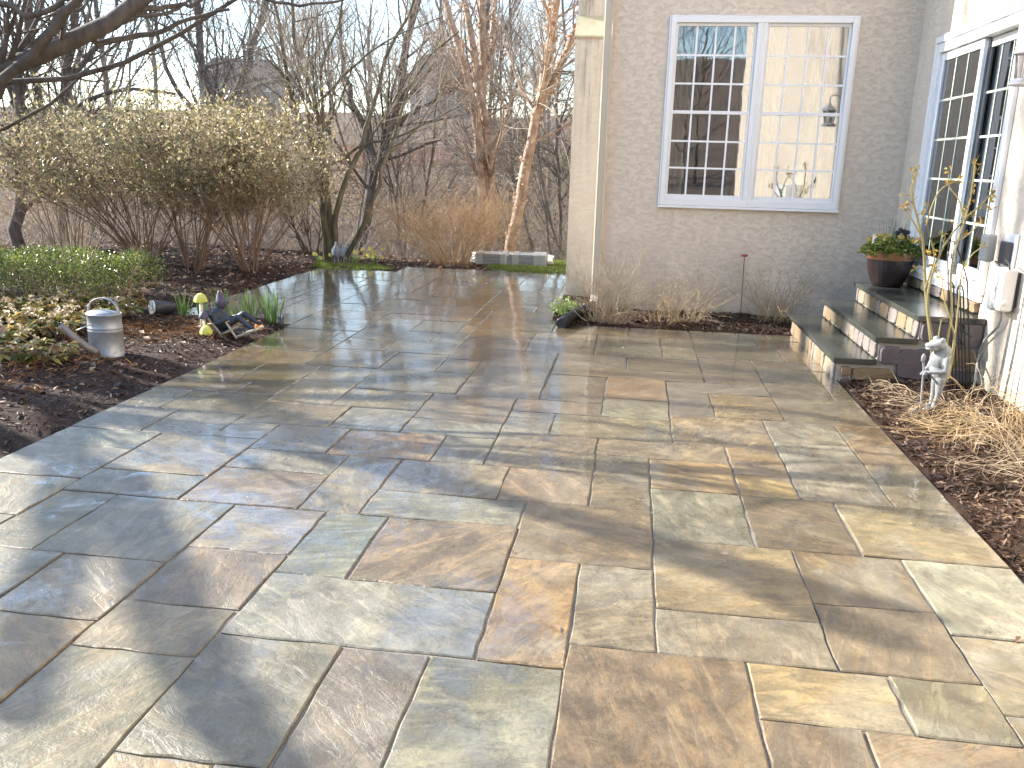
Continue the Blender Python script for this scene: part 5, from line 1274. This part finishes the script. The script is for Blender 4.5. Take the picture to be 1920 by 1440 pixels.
# wrapped bundle on the lawn
a = at(895, 498); b = at(1020, 496)
bd = tag(empty('wrapped_bundle', (float((a[0]+b[0])/2), 13.75, -.01), .06), 'long grey bundle of slabs wrapped in clear plastic on the lawn', 'bundle')
hl = .56
for k in range(3): MB().box((-hl+.02*k, -.22, 0), (hl-.015*k, .22, .058)).build('slab', MAT['wrapped_stone'], bd, bevel=.006, loc=(0.01*k, 0, .012+.0605*k))
for s in (-.52, -.13, .06, .40, .50):
    MB().box((-.065, -.228, 0), (.065, .228, .2)).build('plastic_band', MAT['plastic_clear'], bd, bevel=.02, loc=(s, 0, .004))
rg_ = random.Random(4)
V = []; F = []
for e, sx in ((-.575, -1), (.575, 1)):
    o = len(V); n = 12
    for k in range(n):
        a_ = 2*math.pi*k/n; V.append((e, .21*math.cos(a_), .10+.09*math.sin(a_)))
    for k in range(n):
        a_ = 2*math.pi*k/n; q = rg_.uniform(.35, .9); V.append((e+sx*rg_.uniform(.05, .12), .21*q*math.cos(a_), .10+.10*q*math.sin(a_)))
    F += [(o+k, o+(k+1) % n, o+n+(k+1) % n, o+n+k) for k in range(n)]
    F.append(tuple(o+n+k for k in range(n)))
    MB().add(V, F).build('plastic_end', MAT['white_plastic'], bd); V = []; F = []
def flag(px, py, zb, label):
    p = WY(px, py, 13.35 if px > 900 else 14.3); r = tag(empty('marker_flag', (p[0], p[1], zb)), label, 'flag')
    MB().tube([(0, 0, -.05), (0, 0, p[2]-zb)], .003, 6).build('wire', MAT['plastic_grey'], r)
    V = [(0, 0, p[2]-zb), (.02, .006, p[2]-zb-.04), (.045, -.004, p[2]-zb-.12), (.01, .004, p[2]-zb-.10), (-.012, 0, p[2]-zb-.06)]
    MB().add(V+[(x, y+.002, z) for x, y, z in V], [(0, 1, 2, 3, 4), (9, 8, 7, 6, 5)]+[(i, i+5, (i+1) % 5+5, (i+1) % 5) for i in range(5)]).build('flag', MAT['white_plastic'], r)
flag(763, 455, -.12, 'small white marker flag left of the tan twiggy bush'); flag(948, 466, -.03, 'small white marker flag in front of the wrapped bundle')

# red-topped stake by the wall
p = WY(1389, 592, 9.3); tp = WY(1396, 479, 9.3); st_ = tag(empty('garden_stake', (p[0], 9.3, .02)), 'thin rusty garden stake with a red knob against the wall', 'garden stake')
MB().tube([(0, 0, -.1), (tp[0]-p[0], 0, tp[2]-.02)], .0045, 8).build('rod', MAT['rust_rod'], st_)
MB().lathe([(0, -.014), (.028, -.012), (.036, -.002), (.032, .008), (0, .014)], 16, c=(tp[0]-p[0], 0, tp[2]-.02)).build('knob', MAT['red_glass'], st_)
# black corrugated drain pipe
dp = tag(empty('drain_pipe', (-.6, 9.0, 0)), 'black corrugated drain pipe curving to the downspout', 'pipe')
pp = spline([G(1052, 607, .045), G(1066, 597, .06), G(1084, 586, .075), G(1102, 578, .085), (-.40, 9.36, .09)], 90)-np.array([-.6, 9.0, 0])
MB().tube(pp, [.052+.006*math.sin(i*1.45) for i in range(90)], 16).build('pipe', MAT['black_pipe'], dp)

# planter on the landing
pl = tag(empty('planter', (2.44, 8.62, .5405)), 'dark brown planter with a copper rim full of pansies on the top step', 'planter')
prof = [(0, 0), (.115, 0), (.128, .008), (.152, .05), (.176, .11), (.193, .175), (.203, .262)]
m = MB(); V = []; F = []; n = 96
for (r_, z) in prof[1:]:
    for k in range(n): q = r_*(1+(.018 if k % 3 < 2 else 0)*(1 if z > .005 else 0)); V.append((q*math.cos(2*math.pi*k/n), q*math.sin(2*math.pi*k/n), z))
for i in range(len(prof)-2):
    for k in range(n): F.append((i*n+k, i*n+(k+1) % n, (i+1)*n+(k+1) % n, (i+1)*n+k))
F.append(tuple(range(n-1, -1, -1))); m.add(V, F, True).build('pot', MAT['pot_glaze'], pl)
MB().lathe([(.205, .258), (.213, .262), (.222, .322), (.228, .328), (.226, .335), (.208, .335), (.20, .30), (.0, .30)], 48).build('rim', MAT['copper'], pl)
MB().lathe([(.203, .302), (.1, .318), (0, .322)], 32).build('soil', MAT['soil'], pl)
g_ = np.random.default_rng(310); n = 1500; a = g_.uniform(0, 6.28, n); q = .27*np.sqrt(g_.random(n)); z = .335+.13*np.sqrt(np.clip(1-(q/.28)**2, 0, 1))*g_.uniform(.2, 1, n)-.05*(q/.27)**3
V, F = leaves(np.stack([q*np.cos(a), q*np.sin(a), z], 1), np.stack([np.cos(a)+g_.normal(0, .6, n), np.sin(a)+g_.normal(0, .6, n), g_.normal(.2, .5, n)], 1), np.stack([g_.normal(0, .4, n), g_.normal(0, .4, n), np.ones(n)], 1), g_.uniform(.025, .05, n), g_.uniform(.016, .03, n)); link('foliage', npmesh('foliage', V, F, MAT['pansy_leaf']), pl)['kind'] = 'stuff'
nf = 42; a = g_.uniform(0, 6.28, nf); q = .25*np.sqrt(g_.random(nf)); z = .37+.115*np.sqrt(np.clip(1-(q/.28)**2, 0, 1)); c = np.repeat(np.stack([q*np.cos(a), q*np.sin(a), z], 1), 5, 0); aa = np.tile(np.arange(5)*1.257, nf); m_ = len(c)
V, F = leaves(c, np.stack([np.cos(aa), g_.normal(-.3, .3, m_), np.sin(aa)], 1), np.tile([[0, -1., .6]], (m_, 1)), np.full(m_, .022), np.full(m_, .022)); link('pansies', npmesh('pansies', V, F, MAT['pansy_flower']), pl)['kind'] = 'stuff'
n = 60; P, R = polylines(np.stack([g_.normal(.02, .05, n), g_.normal(0, .05, n), np.full(n, .33)], 1), np.stack([g_.normal(0, .16, n), g_.normal(0, .16, n), np.ones(n)], 1), g_.uniform(.15, .33, n), np.full(n, .0022), 5, .04, 0, .5, g_)
V, F = tubes(P, R, 3); link('chives', npmesh('chives', V, F, MAT['chive']), pl)['kind'] = 'stuff'
orn = tag(empty('pot_stake', (2.50, 8.56, .86)), 'dark metal flower-shaped stake stuck in the planter', 'garden stake')
MB().tube([(0, 0, -.05), (.01, 0, .17)], .003, 6).build('rod', MAT['iron'], orn)
for k, (x, z, s_) in enumerate([(-.045, .19, .03), (-.02, .215, .035), (.02, .205, .033), (.05, .20, .028), (.03, .17, .026), (-.035, .16, .024)]):
    MB().lathe([(0, -.008), (s_*.7, -.006), (s_*.8, 0), (s_*.6, .006), (0, .009)], 9).build('petal', MAT['iron'], orn, loc=(x, -.01*(k % 2), z)).rotation_euler = (1.3, .3*k, 0)
MB().box((-.009, -.001, 0), (.009, .001, .09)).build('plant_label', MAT['white_plastic'], pl, loc=(-.19, -.06, .40))

# frog statue
g = at(1744, 771, .01); fr = tag(empty('frog_statue', (g[0], g[1], .012), .25), 'grey cast frog statue standing upright with a stick in its hands', 'statue')
me = blob('frog', [('s', (-.02, 0, .005), (.125, .085, .014)), ('s', (-.03, -.035, .026), (.06, .026, .014)), ('s', (.0, .045, .026), (.06, .026, .014)),
                   ('c', (-.005, -.035, .03), (.012, -.042, .13), .017, .018), ('c', (.012, -.042, .13), (.02, -.03, .235), .020, .036), ('c', (.03, .045, .03), (.035, .05, .13), .017, .018), ('c', (.035, .05, .13), (.032, .03, .235), .020, .036),
                   ('s', (.025, 0, .285), (.062, .066, .085), -.12, 'Y'), ('s', (.012, 0, .36), (.062, .070, .075), -.25, 'Y'), ('s', (.03, 0, .42), (.05, .062, .05)),
                   ('s', (-.012, 0, .468), (.062, .055, .036), .15, 'Y'), ('s', (-.055, 0, .460), (.052, .044, .022), .12, 'Y'), ('s', (-.055, 0, .440), (.045, .040, .014)), ('s', (-.012, -.036, .502), (.021, .019, .021)), ('s', (-.012, .036, .502), (.021, .019, .021)),
                   ('c', (.02, -.066, .385), (.005, -.092, .30), .026, .019), ('c', (.005, -.092, .30), (-.085, -.045, .285), .018, .013), ('c', (.02, .066, .385), (.005, .088, .30), .026, .019), ('c', (.005, .088, .30), (-.085, .02, .262), .018, .013),
                   ('s', (-.096, -.035, .285), (.018, .014, .012)), ('s', (-.100, -.03, .268), (.016, .012, .010)), ('s', (-.096, .008, .262), (.016, .013, .012))], .0055, MAT['lead_grey'], 2)
link('body', me, fr)
MB().tube(spline([(-.085, -.02, .02), (-.10, -.02, .20), (-.105, -.018, .30), (-.118, -.018, .36)], 12), .0075, 8).build('stick', MAT['lead_grey'], fr)
me = blob('bud', [('s', (-.12, -.018, .378), (.016, .012, .034))], .005, MAT['lead_grey']); link('bud', me, fr)
for s_ in (-1, 1): MB().lathe([(0, -.009), (.009, -.004), (.010, .001), (.007, .007), (0, .009)], 10).build('eye', MAT['lead_grey'], fr, loc=(-.020, s_*.044, .508))

# iron trellis with a climbing rose
YT = 6.52
tr = tag(empty('iron_trellis', (*G(1800, 738, .03)[:2], .0)), 'black wrought-iron trellis leaning by the stone steps', 'trellis'); TO = np.array(tr.location)
def tp_(x, y, dy=0.0): return WY(x, y, YT+dy)-TO
rods = [(1781, 1777, 470), (1787, 1781, 545), (1794, 1788, 540), (1800, 1795, 545), (1806, 1800, 548), (1812, 1806, 545), (1820, 1814, 530)]
for xb, xt, yt in rods:
    MB().tube(spline([tp_(xb, 742), tp_((xb+xt)/2, 640), tp_(xt, yt)], 8), .0055, 7).build('rod', MAT['iron'], tr)
for pts in ([(1777, 470), (1780, 456), (1786, 452), (1792, 458), (1800, 480), (1808, 505), (1814, 530)], [(1781, 545), (1783, 536), (1788, 540)], [(1795, 545), (1798, 536), (1803, 536), (1806, 545)], [(1774, 605), (1800, 618), (1822, 632)], [(1783, 480), (1790, 500), (1782, 520), (1790, 540)], [(1796, 645), (1800, 636), (1806, 645), (1800, 655), (1797, 648)]):
    MB().tube(spline([tp_(x, y) for x, y in pts], 18), .005, 7).build('scroll', MAT['iron'], tr)
rg_ = random.Random(9)
for k in range(9):
    x, y = rg_.uniform(1776, 1796), rg_.uniform(452, 512); q = [tp_(x+rg_.uniform(2, 5)*math.cos(t)*(1-.08*t), y+rg_.uniform(4, 8)*math.sin(t)*(1-.08*t), -.01) for t in np.linspace(0, 5, 8)]
    MB().tube(spline(q, 14), .0042, 6).build('scroll', plain('pewter', (.22, .24, .27), .5, .4, var=.3) if k == 0 else MAT['pewter'], tr)
rs = tag(empty('climbing_rose', (*G(1752, 722, .03)[:2], .0)), 'thorny climbing rose with sprouting yellowish leaves before the door', 'rose'); RO = np.array(rs.location)
canes = [([(1753, 730), (1748, 660), (1741, 600), (1735, 540), (1733, 480), (1728, 440), (1716, 395), (1708, 360), (1718, 322)], .011), ([(1757, 725), (1751, 650), (1738, 560), (1760, 480), (1784, 440), (1808, 410), (1840, 385), (1862, 360)], .009), ([(1775, 715), (1772, 660), (1785, 590), (1782, 530), (1790, 470), (1806, 420), (1818, 380), (1826, 330), (1828, 305)], .008), ([(1729, 445), (1710, 412), (1697, 390)], .006),
         ([(1733, 545), (1745, 510), (1752, 480), (1742, 440), (1736, 420)], .005), ([(1738, 415), (1752, 375), (1768, 352), (1800, 337)], .005), ([(1780, 690), (1792, 620), (1800, 540), (1806, 500), (1830, 470), (1842, 462)], .006), ([(1790, 455), (1815, 440), (1838, 418)], .005), ([(1806, 410), (1798, 375), (1780, 350), (1779, 320)], .005), ([(1770, 705), (1760, 640), (1765, 600)], .007), ([(1779, 710), (1790, 640), (1782, 600), (1770, 560), (1766, 520), (1752, 500)], .006)]
A = np.stack([resample(spline([WY(x, y, YT-.06-.02*i) for x, y in pts], 20), 14) for i, (pts, r_) in enumerate(canes)])-RO; Rr = np.stack([np.linspace(r_*1.3, r_*.6, 14) for _, r_ in canes])
V, F = tubes(A, Rr, 7); link('canes', npmesh('canes', V, F, MAT['cane'], True), rs)
g_ = np.random.default_rng(320); C, CR = children(A, Rr, 60, (.03, .10), .8, 4, .1, .05, .5, .5, rng=g_); V, F = tubes(C, CR, 4); link('shoots', npmesh('shoots', V, F, MAT['cane']), rs)['kind'] = 'stuff'
T, TR = children(A, Rr, 260, (.012, .016), 1.3, 2, 0, 0, .3, .1, rng=g_, rel=False); V, F = tubes(T, TR, 3); link('thorns', npmesh('thorns', V, F, MAT['straw_pale']), rs)['kind'] = 'stuff'
ends = np.concatenate([C[:, -1], np.repeat(A[:, -1], 3, 0)]); ends = ends[ends[:, 2] > .75][::2]; n = len(ends)*4; p = np.repeat(ends, 4, 0)+g_.normal(0, .008, (n, 3)); d_ = g_.normal(size=(n, 3)); d_[:, 2] += .6
V, F = leaves(p, d_, g_.normal(size=(n, 3))+[0, -.5, .5], g_.uniform(.025, .05, n), g_.uniform(.012, .02, n)); link('leaves', npmesh('leaves', V, F, MAT['rose_leaf']), rs)['kind'] = 'stuff'

# electrics on the door wall
pc = WX(1893, 472, 2.69); ob = tag(empty('outlet_box', (2.7, pc[1], pc[2])), 'weatherproof outlet with an open clear cover on the door wall', 'outlet')
MB().box((-.018, -.11, -.13), (0, .11, .13)).build('plate', MAT['white_vinyl'], ob, bevel=.012, seg=3)
MB().box((-.06, -.07, -.09), (-.019, .06, .07)).build('plug', MAT['plastic_dark'], ob, bevel=.008)
MB().box((-.13, -.005, -.10), (-.055, .12, .10)).build('cover', MAT['plastic_clear'], ob, bevel=.018, seg=3, loc=(-.01, .10, .01))
pc = WX(1878, 541, 2.62); bx = tag(empty('transformer_box', (2.7, pc[1], pc[2])), 'pale grey low-voltage transformer box below the outlet', 'transformer')
MB().box((-.125, -.115, -.15), (-.03, .115, .15)).build('case', MAT['plastic_grey'], bx, bevel=.018, seg=3)
MB().box((-.03, -.085, -.12), (0, .085, .12)).build('mount', MAT['plastic_dark'], bx)
MB().box((-.132, -.1, -.13), (-.1255, .02, .13)).build('lid', MAT['plastic_grey'], bx, bevel=.003)
MB().lathe([(.02, 0), (.02, .012), (.012, .018), (0, .018)], 16).build('knob', MAT['plastic_grey'], bx, loc=(-.09, -.116, -.085)).rotation_euler = (math.pi/2, 0, 0)
MB().box((-.004, -.012, -.02), (0, .004, .012)).build('latch', MAT['lens'], bx, loc=(-.133, -.03, .0))
MB().box((-.07, -.03, -.12), (0, .03, .10)).build('side_box', MAT['white_vinyl'], bx, bevel=.004, loc=(-.01, .17, -.06))
cb = tag(empty('power_cable', (2.62, 6.6, .4)), 'grey cable running from the transformer down behind the trellis', 'cable')
q = [WX(1877, 578, 2.64), WX(1872, 610, 2.66), WX(1845, 640, 2.67), WX(1835, 670, 2.67), WY(1830, 700, 6.62), WY(1825, 735, 6.6)]
MB().tube(spline(q, 40)-np.array([2.62, 6.6, .4]), .009, 8).build('cable', MAT['cable'], cb)
for (x0_, y0_, x1_, y1_) in ((1866, 490, 1876, 512), (1886, 488, 1893, 512)):
    q = [WX(x0_, y0_, 2.62), WX((x0_+x1_)/2+3, (y0_+y1_)/2-3, 2.60), WX(x1_, y1_, 2.62)]
    MB().tube(spline(q, 12)-np.array([2.62, 6.6, .4]), .006, 8).build('plug_lead', MAT['plastic_dark'], cb)
# wall lantern
pc = WX(1925, 118, 2.52); ln = tag(empty('wall_lantern', (2.7, pc[1], pc[2])), 'grey metal wall lantern beside the sliding door', 'lantern')
MB().lathe([(.085, -.145), (.10, -.14), (.10, -.125), (.07, -.10), (.062, -.10)], 6, c=(-.18, 0, 0), smooth=False).build('base', MAT['lantern_metal'], ln)
glass_mat('lantern_glass', (.75, .76, .76), .12)
MB().lathe([(.058, -.10), (.076, .055)], 6, c=(-.18, 0, 0), smooth=False).build('glass', MAT['lantern_glass'], ln)
MB().lathe([(.098, .055), (.10, .065), (.06, .11), (.03, .135), (.03, .15), (.012, .16), (.012, .18), (0, .185)], 6, c=(-.18, 0, 0), smooth=False).build('cap', MAT['lantern_metal'], ln)
for k in range(6):
    a = k*math.pi/3; MB().tube([(-.18+.060*math.cos(a), .060*math.sin(a), -.10), (-.18+.078*math.cos(a), .078*math.sin(a), .056)], .005, 5).build('bar', MAT['lantern_metal'], ln)
MB().tube(spline([(-.18, 0, .17), (-.18, 0, .23), (-.12, 0, .26), (-.04, 0, .22), (-.01, 0, .12)], 18), .009, 8).build('arm', MAT['lantern_metal'], ln)
MB().lathe([(.05, 0), (.05, .015), (.03, .02)], 16).build('wall_plate', MAT['lantern_metal'], ln, loc=(0, 0, .12)).rotation_euler = (0, -math.pi/2, 0)
# white window box further along the door wall (seen mirrored in the window)
wbx = tag(empty('window_box', (2.7, 3.4, 1.25)), 'white window box on the door wall, seen mirrored in the window', 'planter')
MB().box((-.24, -.55, -.1), (-.002, .55, .12)).build('trough', MAT['white_vinyl'], wbx, bevel=.006)

# ---------------------------------------------------------------- far side of the hollow
def far_house(name, label, x, y, w, dpt, hw, hr, rz, seed):
    z = float(height(x, y)); r = tag(empty(name, (x, y, z), rz), label, 'house', 'houses beyond the wood')
    MB().box((-w/2, -dpt/2, -1), (w/2, dpt/2, hw)).build('wall', MAT['house_siding'], r)
    e = .5
    rf = MB().add([(-w/2-e, -dpt/2-e, hw), (w/2+e, -dpt/2-e, hw), (w/2+e, dpt/2+e, hw), (-w/2-e, dpt/2+e, hw), (-w/2-e+2, 0, hw+hr), (w/2+e-2, 0, hw+hr)], [(0, 1, 5, 4), (2, 3, 4, 5), (1, 2, 5), (3, 0, 4), (0, 3, 2, 1)]).build('roof', MAT['far_roof'], r)
    MB().box((-.5, -.5, 0), (.5, .5, 2.2)).build('chimney', MAT['house_siding'], rf, loc=(w*.2, .6, hw+hr*.6))
    n = max(3, int(w/3.4))
    for k in range(n):
        for zz in (1.4, 4.2):
            if zz+1.5 > hw: continue
            f_ = MB().box((-.6, -.06, -.1), (.6, .04, 1.5)).build('window', MAT['white_vinyl'], r, loc=(-w/2+w*(k+.5)/n, -dpt/2, zz)); MB().box((-.5, -.03, 0), (.5, .0, 1.4)).build('pane', MAT['far_glass'], f_, loc=(0, -.06, 0))
far_house('far_house', 'grey gabled house glimpsed through the wood left of the birches', -24, 105, 7, 7, 4.2, 3.0, .25, 1)
far_house('far_house', 'long low grey-roofed house glimpsed between the birches', 3.5, 110, 16, 9, 2.8, 2.4, -.1, 2)
far_house('far_house', 'pale house far left behind the leafy shrubs', -58, 125, 11, 9, 4.6, 3.0, .3, 3)
y_ = 44.0; x0_, x1_ = WY(640, 325, y_)[0], WY(856, 325, y_)[0]
nt = tag(empty('safety_fence', ((x0_+x1_)/2, y_, float(height((x0_+x1_)/2, y_)))), 'strip of orange plastic safety fence beyond the hollow', 'fence')
hl = (x1_-x0_)/2; g_ = random.Random(2)
for k in range(6): MB().box((-.03, -.03, -.3), (.03, .03, 1.2)).build('post', MAT['rust_rod'], nt, loc=(-hl+2*hl*k/5, 0, 0))
m = MB()
for k in range(9): m.box((-hl, -.004, .12+k*.11), (hl, .004, .17+k*.11))
for k in range(int(2*hl/.16)): m.box((-hl+k*.16, -.0035, .12), (-hl+k*.16+.05, .0035, 1.05))
m.build('netting', MAT['orange_net'], nt)['kind'] = 'stuff'
